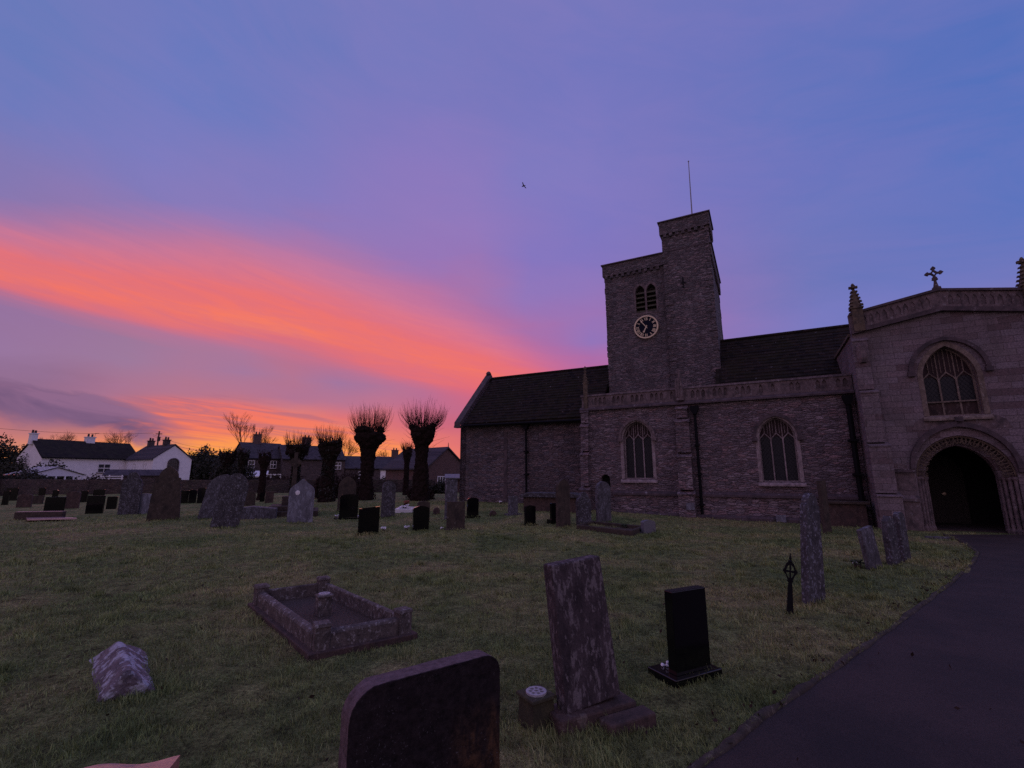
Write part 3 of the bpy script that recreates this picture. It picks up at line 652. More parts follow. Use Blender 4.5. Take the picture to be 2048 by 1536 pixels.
for cx_ in (-2.5, -.30):
    b = MB()
    for z in np.arange(4.2, 13.5, .32):
        p = rg.uniform(.006, .03); l1, l2 = rg.choice([(.34, .2), (.2, .34)]); sx_ = 1 if cx_ < -1 else -1
        x0, x1 = sorted((cx_ - sx_ * p, cx_ + sx_ * l1)); b.box(x0, x1, 3.05 - p, 3.05 + l2, z, z + rg.uniform(.2, .3))
    b.build('quoin_strip', 'tower', tu)
b = MB(); b.box(-1.66, -1.60, 3.02, 3.06, 10.72, 11.3); b.box(-1.74, -1.52, 3.021, 3.06, 10.98, 11.04); b.build('slit_window', 'void_shade', tu)
b = MB(); b.box(-1.46, -1.36, 3.02, 3.06, 5.45, 5.8); b.build('slit_window', 'void_shade', tu)
# belfry
b = MB(); b.plate([(-4.12, 9.76), (-2.90, 9.76), (-2.90, 11.1)] + [(-2.99, 11.35), (-3.23, 11.48), (-3.51, 11.32), (-3.79, 11.48), (-4.03, 11.35), (-4.12, 11.1)],
                   [arch(-3.79, .235, 9.87, 11.0, .35, 6), arch(-3.23, .235, 9.87, 11.0, .35, 6)], TY0 - .02, TY0 + .12)
bf = b.build('belfry_window', 'dress', tw)
b = MB()
for cx_ in (-3.79, -3.23):
    for k in range(5):
        z = 9.9 + k * .25; b.plate([(TY0 + .0, z), (TY0 + .03, z - .02), (TY0 + .28, z + .17), (TY0 + .25, z + .19)], (), cx_ - .236, cx_ + .236, 'x')
b.build('louvre', plain('louvre_boards', (.10,.09,.06), .8, .3, 10, .1), tw)
# clock
CX, CZ, CR = -3.56, 9.04, .585
b = MB()
def disc(r, n=40): return [(CX + r * math.cos(2 * math.pi * i / n), CZ + r * math.sin(2 * math.pi * i / n)) for i in range(n)]
b.plate(disc(CR), (), TY0 - .09, TY0 - .02); ck = b.build('clock', 'navy', church)
b = MB(); b.plate(disc(CR + .02), [disc(CR - .045)], TY0 - .13, TY0 - .01); b.build('rim', 'gold', ck)
def stroke(b, ang, r0, r1, off0, off1, wd, yf):
    c, s_ = math.sin(ang), math.cos(ang)
    def P(r, o_): return (CX + r * c + o_ * s_, CZ + r * s_ - o_ * c)
    b.plate([P(r0, off0 - wd/2), P(r0, off0 + wd/2), P(r1, off1 + wd/2), P(r1, off1 - wd/2)], (), yf, TY0 - .091)
NUM = {1:'I',2:'II',3:'III',4:'IIII',5:'V',6:'VI',7:'VII',8:'VIII',9:'IX',10:'X',11:'XI',12:'XII'}
for h_, s_ in NUM.items():
    b = MB()
    wd = {'I': .046, 'V': .095, 'X': .095}; tot = sum(wd[c] for c in s_); o_ = -tot / 2; a = R(30 * h_); yf = TY0 - .100
    for c in s_:
        m_ = o_ + wd[c] / 2; yf -= .0006
        if c == 'I': stroke(b, a, .35, .51, m_, m_, .028, yf)
        elif c == 'V': stroke(b, a, .36, .51, m_, m_ - .028, .022, yf); stroke(b, a, .36, .51, m_, m_ + .028, .012, yf - .0003)
        else: stroke(b, a, .36, .51, m_ + .028, m_ - .028, .022, yf); stroke(b, a, .36, .51, m_ - .028, m_ + .028, .012, yf - .0003)
        o_ += wd[c]
    b.build('numeral', 'gold', ck)
for a, l, w0 in ((R(324), .47, .045), (R(207), .33, .06)):
    b = MB(); c, s_ = math.sin(a), math.cos(a)
    def P(r, o_): return (CX + r * c + o_ * s_, CZ + r * s_ - o_ * c)
    b.plate([P(-.1, -w0*.3), P(-.1, w0*.3), P(l*.7, w0*.45), P(l*.78, w0*.9), P(l, 0), P(l*.78, -w0*.9), P(l*.7, -w0*.45)], (), TY0 - (.115 if l > .4 else .111), TY0 - (.112 if l > .4 else .106)); b.build('clock_hand', 'gold', ck)
b = MB(); b.tube([(-1.05, 3.9, 14.4), (-1.0, 3.9, 18.1)], [.035, .018], 6); b.lathe([(.02, 18.08), (.045, 18.13), (.01, 18.18)], 6, -1.0, 3.9); b.build('flagpole', 'white_paint' if 0 else plain('grey_pole', (.25,.24,.26), .5, .1, 5, 0), church)
# porch
PV = -1.0
def pz(u_, e, a): return e + (a - e) * (1 - abs(u_ - 6.5) / 2.3)
b = MB()
b.plate([(4.12, -.5), (8.82, -.5), (8.82, 6.4), (6.5, 6.82), (4.12, 6.4)], [arch(6.36, 1.14, -.49, 1.62, 1.24, 16), arch(6.42, .64, 3.48, 4.70, .98, 12)], PV, PV + .35)
pw = b.build('porch_wall', 'ashlar', church)
b = MB(); b.box(4.12, 4.5, PV + .351, 3.2, -.5, 6.39); b.box(8.44, 8.82, PV + .351, 3.2, -.5, 6.39); b.build('side_wall', 'ashlar', pw)
b = MB(); b.plate([(4.501, -.48), (8.439, -.48), (8.439, 3.3), (4.501, 3.3)], [arch(6.36, .85, -.47, 1.55, 1.02, 14)], PV + .352, PV + .62); b.build('inner_arch', 'ashlar', pw)
b = MB(); b.plate([(4.3, 6.3), (8.7, 6.3), (8.7, 6.42), (6.5, 6.8), (4.3, 6.42)], (), PV + .36, 3.3); b.build('porch_roof', 'lead', pw)
b = MB(); b.box(4.5, 8.44, PV + .64, 3.2, 3.0, 3.1); b.build('ceiling', 'void_shade', pw)  # ceiling and back wall coloured near-black for the porch's inner shade
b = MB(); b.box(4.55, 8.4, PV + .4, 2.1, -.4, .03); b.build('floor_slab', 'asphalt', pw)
b = MB(); b.box(4.501, 8.439, 2.1, 2.3, -.4, 2.99); b.build('back_wall', 'void_shade', pw)
b = MB(); b.plate(arch(6.4, .75, .02, 1.7, .7, 10), (), 2.0, 2.09)
for k in range(7): b.box(5.72 + k * .21, 5.735 + k * .21, 1.99, 1.999, .05, 1.7)
dr = b.build('inner_door', 'wood', pw)
b = MB(); b.lathe([(.05, 0), (.06, .02), (.03, .05)], 10); b.mtx = None; bb = b.build('handle', 'gold', dr); bb.location = (6.55, 1.98, 1.02); bb.rotation_euler = (R(90), 0, 0)
# openwork foliage in the arch
b = MB(); nn = 17
def ptn(q, hw, rise):
    p = arc(6.36, hw, 1.6, rise, 60); f = q * (len(p) - 1); k = min(int(f), len(p) - 2); f -= k
    return (p[k][0] * (1 - f) + p[k+1][0] * f, p[k][1] * (1 - f) + p[k+1][1] * f)
def rib(qs, rad, y_=.10): b.tube([(a_[0], PV + y_, a_[1]) for a_ in qs], rad, 6)
rib([ptn(q, 1.12, 1.23) for q in np.linspace(0, 1, 48)], .03, .07)
for i in range(nn):
    q0, q1, qm = i / nn, (i + 1) / nn, (i + .5) / nn; big = 1 if i % 2 else .9
    sc_ = lambda f, d: ptn(q0 + (q1 - q0) * f, .87 + d, 1.04 + d)
    rib([sc_(0, .13), sc_(.12, .03), sc_(.35, -.02), sc_(.5, .03), sc_(.65, -.02), sc_(.88, .03), sc_(1, .13)], [.022, .018, .026, .014, .026, .018, .022])
    rib([sc_(0, .13), sc_(-.02, .30)], [.022, .016], .09)
    rib([sc_(.5, .04), sc_(.5, .13), sc_(.3, .24)], [.012, .014, .018], .09); rib([sc_(.5, .13), sc_(.72, .24)], [.014, .018], .088)
rib([ptn(q, .97, 1.13) for q in np.linspace(0, 1, 40)], .010, .09)
b.build('arch_tracery', 'dress_ochre', pw)
for sg in (-1, 1):
    b = MB()
    for k, (dx, dy, r_) in enumerate(((1.09, .07, .045), (1.0, .16, .05), (.91, .25, .045), (.84, .33, .035))):
        x_ = 6.36 + sg * dx; b.tube([(x_, PV + dy, .12), (x_, PV + dy, 1.52)], r_, 8)
        b.lathe([(r_ * 1.1, 1.5), (r_ * 1.7, 1.56), (r_ * 1.7, 1.62)], 8, x_, PV + dy); b.lathe([(r_ * 1.8, -.1), (r_ * 1.7, .08), (r_ * 1.1, .14)], 8, x_, PV + dy)
    b.build('jamb_shaft', 'dress', pw)
b = MB(); b.plate(archring(6.36, 1.15, 1.26, 1.27, 1.42, 1.86, 18), (), PV - .12, PV + .02)
for sg in (-1, 1): b.plate([(6.36 + sg * 1.15, 1.75), (6.36 + sg * 1.9, 1.75), (6.36 + sg * 1.9, 1.86), (6.36 + sg * 1.15, 1.86)][::sg], (), PV - .10, PV - .001)
b.box(6.33, 6.51, PV - .15, PV, 3.28, 3.42); b.box(6.36, 6.48, PV - .12, PV, 3.2, 3.28)
b.build('hood_mould', 'dress_dark', pw)
window(pw, 6.42, .64, 3.48, 4.70, .98, PV + .22, PV, (.95, 1.07, 4.90, .86), 'porch_trim', transom=3.93, jw=.13, hoodm='dress_dark')
b = MB(); b.plate([(5.3, 3.05), (7.6, 3.05), (7.5, 3.3), (7.3, 3.44), (5.6, 3.44), (5.4, 3.3)], [arch(6.42, .12, 3.06, 3.3, .1, 4)] if 0 else (), PV - .012, PV + .01); b.build('pale_patch', 'dress', pw)
def gab(z0, z1, d0, d1, name, mat, x0=4.12, x1=8.82, a=.43, holes=()):
    b = MB(); b.plate([(x0, z0), (6.5, z0 + a), (x1, z0), (x1, z1), (6.5, z1 + a), (x0, z1)], holes, d0, d1); return b.build(name, mat, pw)
gab(6.38, 6.52, PV - .14, PV + .30, 'string_course', 'dress_dark')
hs = []
for k in range(22):
    x0 = 4.45 + k * .188
    if abs(x0 + .06 - 6.5) < .12: continue
    zb = 6.62 + .43 * (1 - abs(x0 + .06 - 6.5) / 2.36); hs.append([(x0, zb), (x0 + .12, zb), (x0 + .12, zb + .22), (x0 + .06, zb + .34), (x0, zb + .22)])
gab(6.521, 7.06, PV - .05, PV + .03, 'parapet', 'dress', holes=hs)
gab(6.522, 7.059, PV - .022, PV + .28, 'parapet_back', 'dress')
gab(7.061, 7.14, PV - .11, PV + .31, 'coping', 'dress_dark')
b = MB(); b.box(4.06, 4.46, PV + .32, 3.15, 6.41, 6.50); b.box(8.46, 8.86, PV + .32, 3.15, 6.41, 6.50); b.build('side_coping', 'dress_ochre', pw)
crocketed(4.34, PV - .02, 6.45, 7.25, 8.12, .3); crocketed(8.55, PV - .02, 6.45, 7.25, 8.12, .3)
def pbut(cx, sgn):
    b = MB()
    for z0, z1, p, wd in ((-.5, 1.0, .5, .62), (1.12, 2.55, .40, .55), (2.7, 4.3, .26, .48), (4.45, 6.1, .12, .42)):
        b.box(min(cx, cx + sgn * wd), max(cx, cx + sgn * wd), PV - p, PV - .002, z0, z1)
        b.plate([(PV - p - .03, z1 + .001), (PV - p - .03, z1 + .04), (PV - .002, z1 + .16), (PV - .002, z1 + .001)], (), min(cx, cx + sgn * (wd + .03)), max(cx, cx + sgn * (wd + .03)), 'x')
    return b.build('buttress', 'ashlar', pw)
pbut(4.07, 1); pbut(8.87, -1)
b = MB(); b.lathe([(.10, 5.35), (.16, 5.5), (.15, 5.75), (.12, 5.9), (.07, 6.02)], 7, 4.28, PV - .14, .2, random.Random(2)); b.build('carved_head', 'dress', pw)
for x0, x1, nm in ((4.5, 5.18, 'plinth'), (7.54, 8.5, 'plinth')):
    b = MB(); b.box(x0, x1, PV - .10, PV - .003, -.5, .86); b.plate([(PV - .16, .87), (PV - .16, .95), (PV - .003, 1.05), (PV - .003, .87)], (), x0, x1 + .02, 'x'); b.build(nm, 'dress', pw)
b = MB(); b.plate([(4.6, 1.9), (5.02, 1.9), (5.02, 2.03), (4.6, 2.03)], (), PV - .008, PV + .01); b.plate([(4.74, 1.2), (5.2, 1.2), (5.2, 1.7), (4.74, 1.7)], (), PV - .007, PV + .01); b.build('pale_block', 'dress', pw)
# porch cross
b = MB(); X = 6.5; b.box(X - .11, X + .11, PV - .1, PV + .1, 7.5, 7.64, .02, .02); b.tube([(X, PV, 7.64), (X, PV, 7.82), (X, PV, 8.0)], [.075, .04, .035], 8)
b.box(X - .07, X + .07, PV - .04, PV + .04, 7.88, 7.93)
hole = [(X, 8.06), (X + .045, 8.12), (X, 8.18), (X - .045, 8.12)]
def cr_(a): 
    c, s_ = math.cos(a), math.sin(a)
    return [(X + r * c - o_ * s_, 8.12 + r * s_ + o_ * c) for r, o_ in ((.085, -.03), (.13, -.03), (.15, -.065), (.19, -.05), (.24, 0), (.19, .05), (.15, .065), (.13, .03), (.085, .03))]
b.plate(sum([cr_(k * math.pi / 2) for k in range(4)], []), [hole], PV - .035, PV + .035); b.build('gable_cross', 'dress_dark', church)

# ------------------------------------------------------------------ headstones
def hs_outline(kind, w_, h, s=0):
    a = w_ / 2; r = random.Random(s)
    if kind == 'flat': p = [(-a, 0), (a, 0), (a, h - .01), (a - .01, h), (-a + .01, h), (-a, h - .01)]
    elif kind == 'slant': p = [(-a, 0), (a, 0), (a, h), (-a, h - .06 * w_ / .6)]
    elif kind == 'corner': 
        c = w_ * .12; p = [(-a, 0), (a, 0)] + [(a - c + c * math.sin(q), h - c + c * math.cos(q)) for q in np.linspace(math.pi/2, 0, 7)] + [(-a + c*1.4 - c*1.4 * math.sin(q), h - c*1.4 + c*1.4 * math.cos(q)) for q in np.linspace(0, math.pi/2, 8)]
    elif kind == 'round': p = [(-a, 0)] + [(a, 0)] + [(a * math.cos(q), h - a + a * math.sin(q)) for q in np.linspace(0, math.pi, 15)]
    elif kind == 'camber': p = [(-a, 0), (a, 0)] + [(a * math.cos(q), h - a * .35 + a * .35 * math.sin(q)) for q in np.linspace(0, math.pi, 13)]
    elif kind == 'shoulder': 
        c = a * .66; z1 = h - c * 1.1
        p = [(-a, 0), (a, 0), (a, z1 - .05), (a - .03, z1), (c, z1 + .01)] + [(c * math.cos(q), z1 + .02 + (h - z1 - .02) * math.sin(q)) for q in np.linspace(0, math.pi, 13)] + [(-c, z1 + .01), (-a + .03, z1), (-a, z1 - .05)]
    elif kind == 'gothic': p = [(-a, 0), (a, 0)] + arc(0, a, h - a * 1.25, a * 1.25, 8)
    elif kind == 'gothshould':
        c = a * .62; z1 = h - c * 1.35
        p = [(-a * 1.04, 0), (a * 1.04, 0), (a * .93, z1 * .55), (a * .8, z1 - .10), (a * .78, z1 - .02), (c, z1)] + arc(0, c, z1, c * 1.35, 7)[1:-1] + [(-c, z1), (-a * .78, z1 - .02), (-a * .8, z1 - .10), (-a * .93, z1 * .55)]
    elif kind == 'ogee':
        p = [(-a, 0), (a, 0), (a, h * .74), (a * .93, h * .80)] + [(a * x, h * z) for x, z in ((.72, .855), (.52, .89), (.34, .93), (.17, .975), (.07, 1), (-.07, 1), (-.17, .975), (-.34, .93), (-.52, .89), (-.72, .855))] + [(-a * .93, h * .80), (-a, h * .74)]
    elif kind == 'peak': p = [(-a, 0), (a, 0), (a, h - .05), (0, h), (-a, h - .05)]
    elif kind == 'wave': p = [(-a, 0), (a, 0)] + [(a - 2 * a * q, h - .012 + .008 * math.cos(q * 8 + .4)) for q in np.linspace(0, 1, 25)]
    elif kind == 'swoop': p = [(-a, 0), (a, 0), (a, h * .72), (a * .9, h * .8)] + [(a * x, h * z) for x, z in ((.62, .86), (.5, .94), (.3, .985), (0, 1), (-.3, .985), (-.5, .94), (-.62, .86))] + [(-a * .9, h * .8), (-a, h * .72)]
    elif kind == 'brokenround': p = [(-a, 0), (a, 0), (a * .9, h * .45), (a, h * .7), (a * .6, h * .95), (0, h), (-a * .7, h * .9), (-a * .96, h * .6), (-a * .85, h * .3)]
    return p
NEARBEV = .012
STONES = [(.56, 3.55, .75, 27), (1.51, 4.29, .5, 27)]
def stone(px, base, top, wpx, kind, mat, label, yaw=28, th=.11, lean=0, side=0, plinth=None, pmat=None, group=None, P=None, w=None, h=None, cat='headstone', topmat=None, name='headstone'):
    if P is None: P = G(px, base)
    D = math.hypot(P.x, P.y); e = Vector((math.cos(R(yaw)), math.sin(R(yaw)), 0))
    if w is None:
        fw = Vector((0, math.cos(PITCH), math.sin(PITCH)))
        def pr(Q): d = Q - Vector((0, 0, H)); return 1024 + FPX * d.x / d.dot(fw)
        k = abs(pr(P + e * .25) - pr(P - e * .25)) / .5; nrm = Vector((-e.y, e.x, 0)); k2 = abs(pr(P + nrm * .25) - pr(P - nrm * .25)) / .5
        w = max(.25, (wpx - k2 * th) / k); w = min(w, 1.25)
    if h is None: h = zat(px, top, P) - P.z
    SK = .12
    STONES.append((P.x, P.y, w + .08, yaw))
    far = D > 14
    holder = None
    has = plinth is not None
    if has:
        holder = thing(name, label, cat, tuple(P), R(yaw), group)
    b = MB(); out = hs_outline(kind, w, h + SK); out = [(x, z - SK) for x, z in out]
    b.plate(out, (), -th / 2, th / 2)
    o = b.build('slab' if has else name, mat, holder, bev=0 if far else NEARBEV)
    o.rotation_euler = (R(lean), R(side), 0 if has else R(yaw))
    if kind == 'corner':
        md = o.modifiers.new('sub', 'SUBSURF'); md.subdivision_type = 'SIMPLE'; md.levels = md.render_levels = 5
        tx = bpy.data.textures.new('worn', 'CLOUDS'); tx.noise_scale = .06; md = o.modifiers.new('d', 'DISPLACE'); md.texture = tx; md.strength = .008; md.texture_coords = 'LOCAL'
    if not has:
        o.location = P; o['label'] = label; o['category'] = cat
        if group: o['group'] = group
    else:
        pw_, pd, ph = plinth; q = MB(); q.box(-w/2 - pw_, w/2 + pw_, -th/2 - pd, th/2 + pd, -.1, ph); q.build('base', pmat or mat, holder, bev=0 if far else NEARBEV)
    return (holder or o), P, w, h
ST = stone
GB = 'black granite headstones in the far rows'
# far left rows
ST(9, 1010, 982, 14, 'flat', 'granite', 'narrow black headstone at the very left edge of the far rows', 25)
ST(21, 1001, 976, 25, 'flat', 'granite', 'black headstone with a bright wet top, second from the left edge', 25, plinth=(.08, .06, .08), pmat='granite')
ST(47, 1015, 988, 32, 'camber', 'sand', 'low brown headstone with curved top at far left, before the hedge', 22)
ST(75, 1008, 991, 22, 'flat', 'lich_dark', 'small dark slab between a brown curved stone and a wide black one', 22)
ST(81, 1001, 976, 14, 'flat', 'granite', 'thin black headstone with bright top peeping over the small dark slab', 25)
ST(107, 1024, 994, 42, 'flat', 'granite', 'wide plain black headstone right behind the fallen wet slab', 12)
ST(108, 1004, 980, 13, 'camber', 'granite', 'narrow black headstone seen just above the wide plain black one', 22)
ST(143, 1017, 983, 30, 'camber', 'sand', 'brown curved headstone with a small knob, right of wide black one', 22, topmat=1)
ST(166, 1005, 982, 15, 'flat', 'granite', 'dark narrow headstone between brown knobbed stone and black pair', 25)
ST(188, 1027, 991, 37, 'flat', 'granite', 'square black headstone with a pale right edge, front of its pair', 18)
ST(195, 1006, 979, 24, 'flat', 'granite', 'black headstone with bright top rising behind the square black one', 25)
ST(222, 1018, 993, 22, 'flat', 'granite', 'black headstone touching the left side of the tall mottled stone', 20)
ST(284, 1028, 987, 34, 'camber', 'lich_pale', 'low blue-grey headstone tucked behind the tall mottled shouldered stone', 20)
ST(256, 1029, 944, 44, 'swoop', 'lich_spot', 'tall mottled grey headstone with shouldered top, left of dark pointed one', 22, th=.14)
ST(326, 1040, 933, 66, 'gothshould', 'lich_dark', 'large dark brown headstone with pointed gothic head and sloping shoulders', 26, th=.16)
ST(367, 1006, 981, 18, 'flat', 'granite', 'left one of three black headstones behind the leaning grey pair', 25, group='three black headstones in a short row')
ST(384, 1006, 980, 16, 'flat', 'granite', 'middle one of three black headstones behind the leaning grey pair', 25, group='three black headstones in a short row')
ST(401, 1006, 976, 16, 'flat', 'granite', 'right one of three black headstones behind the leaning grey pair', 25, group='three black headstones in a short row')
ST(425, 1038, 947, 62, 'gothic', 'lich_grey', 'broad leaning grey headstone, rear one of the leaning pair', 26, th=.14, side=10)
ST(448, 1055, 945, 58, 'gothic', 'lich_spot', 'tall leaning lichen-blotched headstone, front one of the leaning pair', 26, th=.14, side=8)
ST(499, 1011, 982, 22, 'round', 'lich_dark', 'small dark round-topped headstone below the white lean-to house', 25)
ST(538, 1004, 983, 17, 'flat', 'sand', 'small brown headstone behind the stepped cross base', 25)
ST(524, 1003, 985, 9, 'flat', 'granite', 'thin black headstone left of the small brown one near the cross base', 25)
ST(599, 1046, 958, 52, 'ogee', 'lich_pale', 'pale grey headstone with pointed ogee head and a white lichen disc', 20, th=.13)
q = ST(692, 1022, 953, 36, 'gothic', 'lich_dark', 'dark brown arched headstone beneath the tree, behind the shiny black one', 22, th=.12)
ST(696, 1038, 988, 38, 'camber', 'granite', 'shiny black headstone with curved top on a wide base with white posies', 24, plinth=(.16, .12, .06), pmat='granite')
ST(736, 1069, 1013, 42, 'slant', 'granite', 'plain square black headstone standing nearest in front of the pollards', 18, th=.10)
ST(775, 1035, 962, 28, 'round', 'lich_spot', 'slim speckled round-topped headstone between two black ones', 22)
ST(841, 1062, 1012, 33, 'camber', 'granite', 'black curved headstone in front of the thick pollard, white posy at foot', 24)
ST(846, 1046, 1002, 26, 'camber', 'lich_dark', 'dark curved headstone just behind the black curved one', 24)
ST(901, 1040, 959, 25, 'flat', 'lich_grey', 'tall thin grey slab rising behind the wide flat-topped stone', 24)
ST(911, 1059, 1003, 37, 'flat', 'lich_dark', 'wide flat-topped dark grey headstone left of the chancel corner', 24, plinth=(.05, .05, .03))
ST(945, 1035, 995, 24, 'camber', 'granite', 'black headstone on a thin base in front of the chancel corner', 24, plinth=(.06, .08, .05), pmat='granite')
ST(986, 1032, 1021, 11, 'round', 'sand', 'tiny brown rounded stub of a stone in the grass before the chancel', 24)
ST(873, 1026, 1015, 10, 'round', 'sand', 'tiny rounded stone right of the black curved headstone', 24)
ST(1026, 1030, 992, 20, 'flat', 'lich_grey', 'small grey square headstone near the chancel downpipe', 26, plinth=(.12, .08, .06))
ST(1060, 1050, 1010, 23, 'peak', 'granite', 'small black headstone with low peaked top, left of chest tomb front', 26, plinth=(.05, .10, .02))
ST(1108, 1046, 1006, 13, 'flat', 'granite', 'black headstone on stepped base half hidden by the tall dark rounded one', 30, plinth=(.08, .08, .12), pmat='granite')
ST(1127, 1054, 958, 29, 'gothic', 'lich_dark', 'tall dark narrow headstone with rounded head before the chest tomb', 30, th=.13)
ST(1145, 1010, 978, 14, 'flat', 'lich_grey', 'grey slab against the chancel wall right of the tall dark stone', 30)
ST(1168, 1050, 984, 31, 'swoop', 'lich_spot', 'grey mottled headstone with curved shoulders, middle of wall trio', 30, th=.13)
ST(1208, 1045, 963, 31, 'round', 'lich_grey', 'tall mottled round-headed headstone below the small wall niche', 30, th=.14)
ST(1297, 1067, 1040, 30, 'camber', 'grey_granite', 'small blocky grey granite headstone at the end of a kerbed grave', 18, th=.16)
ST(1655, 1066, 961, 18, 'flat', 'lich_dark', 'thin tall slab directly behind the big weathered slab', 24, th=.12)
ST(1628, 1207, 985, 43, 'gothshould', 'lich_spot', 'tall weathered grey slab with shouldered head beside the iron marker', 26, th=.10, w=.36, side=7)
ST(1749, 1137, 1054, 34, 'flat', 'lich_grey', 'small pale slab leaning left with flowers at its foot', 24, th=.08, side=-11)
ST(1788, 1129, 1032, 32, 'brokenround', 'lich_spot', 'mottled worn slab, left one of the pair nearest the path', 26, th=.12)
ST(1811, 1122, 1024, 24, 'round', 'lich_spot', 'whiter lichened round-topped slab, right one of the pair nearest the path', 28, th=.10)
ST(1762, 1050, 998, 24, 'flat', 'lich_grey', 'pale grey slab leaning on the porch buttress', 10, th=.09, side=-6)

# white disc and posies
def posy(P, s, label, name='flower_posy', mat='flower_white', n=16, seed=1, pot=True):
    r = random.Random(seed); T = thing(name, label, 'flowers', tuple(P))
    if pot: q = MB(); q.lathe([(s*.35, -.02), (s*.5, s*.5), (s*.46, s*.5)], 8); q.build('pot', 'lich_dark', T)
    b = MB()
    for i in range(n):
        x, y, z = r.uniform(-s, s) * .7, r.uniform(-s, s) * .7, s * .6 + r.uniform(0, s) * .6; k = s * r.uniform(.16, .28)
        b.lathe([(k*.4, z - k*.5), (k, z), (k*.6, z + k*.5), (k*.1, z + k*.7)], 6, x, y, .25, r)
    b.build('blossom', mat, T)
    b = MB()
    for i in range(n):
        a = r.uniform(0, 6.28); b.tube([(0, 0, s*.2), (s*.5*math.cos(a), s*.5*math.sin(a), s*r.uniform(.5, .9))], s*.03, 3)
    b.build('stems', 'stem_green', T); return T
b = MB(); b.lathe([(.085, 0), (.08, .012), (.02, .018)], 9, 0, 0, .12, random.Random(4)); 
PO = G(599, 1046); o = b.build('lichen_disc', 'flower_white'); e_ = Vector((math.cos(R(20)), math.sin(R(20)), 0)); nn_ = Vector((math.sin(R(20)), -math.cos(R(20)), 0))
Q = PO + nn_ * .066 - e_ * .14; Q.z = zat(591.6, 985, PO); o.location = Q; o.rotation_euler = (R(90), 0, R(20)); o['label'] = 'round white lichen patch on the pale ogee-headed stone'; o['category'] = 'lichen'
for i, (px, py, s, lb, mt) in enumerate([(673, 1036, .1, 'white posy left of the shiny black headstone', 'flower_white'), (713, 1036, .09, 'white posy right of the shiny black headstone', 'flower_white'),
    (768, 1063, .11, 'small pot of pale flowers right of the plain square black headstone', 'flower_white'), (813, 1060, .10, 'white posy left of the black curved headstone', 'flower_white'),
    (884, 1060, .07, 'low white bunch at the left foot of the wide flat-topped stone', 'flower_white'), (810, 1019, .2, 'white and rust flower bunch on the low kerbed grave by the pollards', 'flower_white'),
    (811, 1012, .2, 'rust coloured flowers behind the white bunch on the low kerbed grave', 'flower_red'), (1002, 1008, .12, 'white flowers at the foot of the chancel wall', 'flower_white'),
    (1248, 1058, .12, 'dark flower spray on the kerbed grave before the church', 'stem_green'), (1716, 1136, .12, 'wreath and pot at the foot of the small leaning slab', 'stem_green'),
    (1712, 1131, .06, 'white flower on the pot beside the small leaning slab', 'flower_white'), (1337, 1350, .07, 'white flower behind the black granite stone by the path', 'flower_white')]):
    posy(G(px, py), s, lb, mat=mt, seed=i + 3)

# kerbed graves and tombs
def kerb(corners, hh, th_, label, matk='kerbst', inner='gravel', posts=0, name='kerbed_grave', step=0, hpost=.06):
    """corners in ground order; rails, posts and filling; built about its centre"""
    cs = [Vector((c[0], c[1])) for c in corners]; ctr = sum(cs, Vector((0, 0))) / 4; z = float(gz(ctr.x, ctr.y)); T = thing(name, label, 'grave', (ctr.x, ctr.y, z)); L = [c - ctr for c in cs]
    n = 4
    for i in range(4):
        a, c = L[i], L[(i + 1) % 4]; d = (c - a).normalized(); ln = (c - a).length; b = MB()
        k0 = th_ * (1.0 if posts else (.5 if i % 2 else -.5)); x0, x1 = (posts * .5 if posts else (th_ if i % 2 else 0)), ln - (posts * .5 if posts else (th_ if i % 2 else 0))
        ang = math.atan2(d.y, d.x); ins = th_ * .5
        b.plate([(-th_ * .0, -.1), (th_, -.1), (th_, hh - .015), (th_ - .02, hh), (.015, hh * .93 if posts else hh), (0, hh * .82)], (), x0, x1, 'x')
        o = b.build('kerb_rail', matk, T, bev=.006); o.location = (a.x, a.y, 0); o.rotation_euler = (0, 0, ang)
        if posts:
            b = MB(); b.box(-posts/2, posts/2, -posts/2, posts/2, -.1, hh + hpost - .015); b.box(-posts/2 - .012, posts/2 + .012, -posts/2 - .012, posts/2 + .012, hh + hpost - .014, hh + hpost + .02, .012, .012)
            o = b.build('corner_post', matk, T, bev=.008); o.location = (a.x, a.y, 0); o.rotation_euler = (0, 0, ang); o.location += Vector((math.cos(ang) * posts/2 - math.sin(ang) * posts * .4, math.sin(ang) * posts/2 + math.cos(ang) * posts * .4, 0))
        if step:
            b = MB(); b.box(-step, ln + step, -step, th_ * .6, -.12, step * .55); o = b.build('footing', 'sand', T, bev=.01); o.location = (a.x, a.y, .0012 * i); o.rotation_euler = (0, 0, ang)
    b = MB(); k = .97; b.plate([(p.x * k, p.y * k) for p in L], (), -.05, hh * .22, 'z'); b.build('gravel_bed', inner, T)
    return T, ctr, z
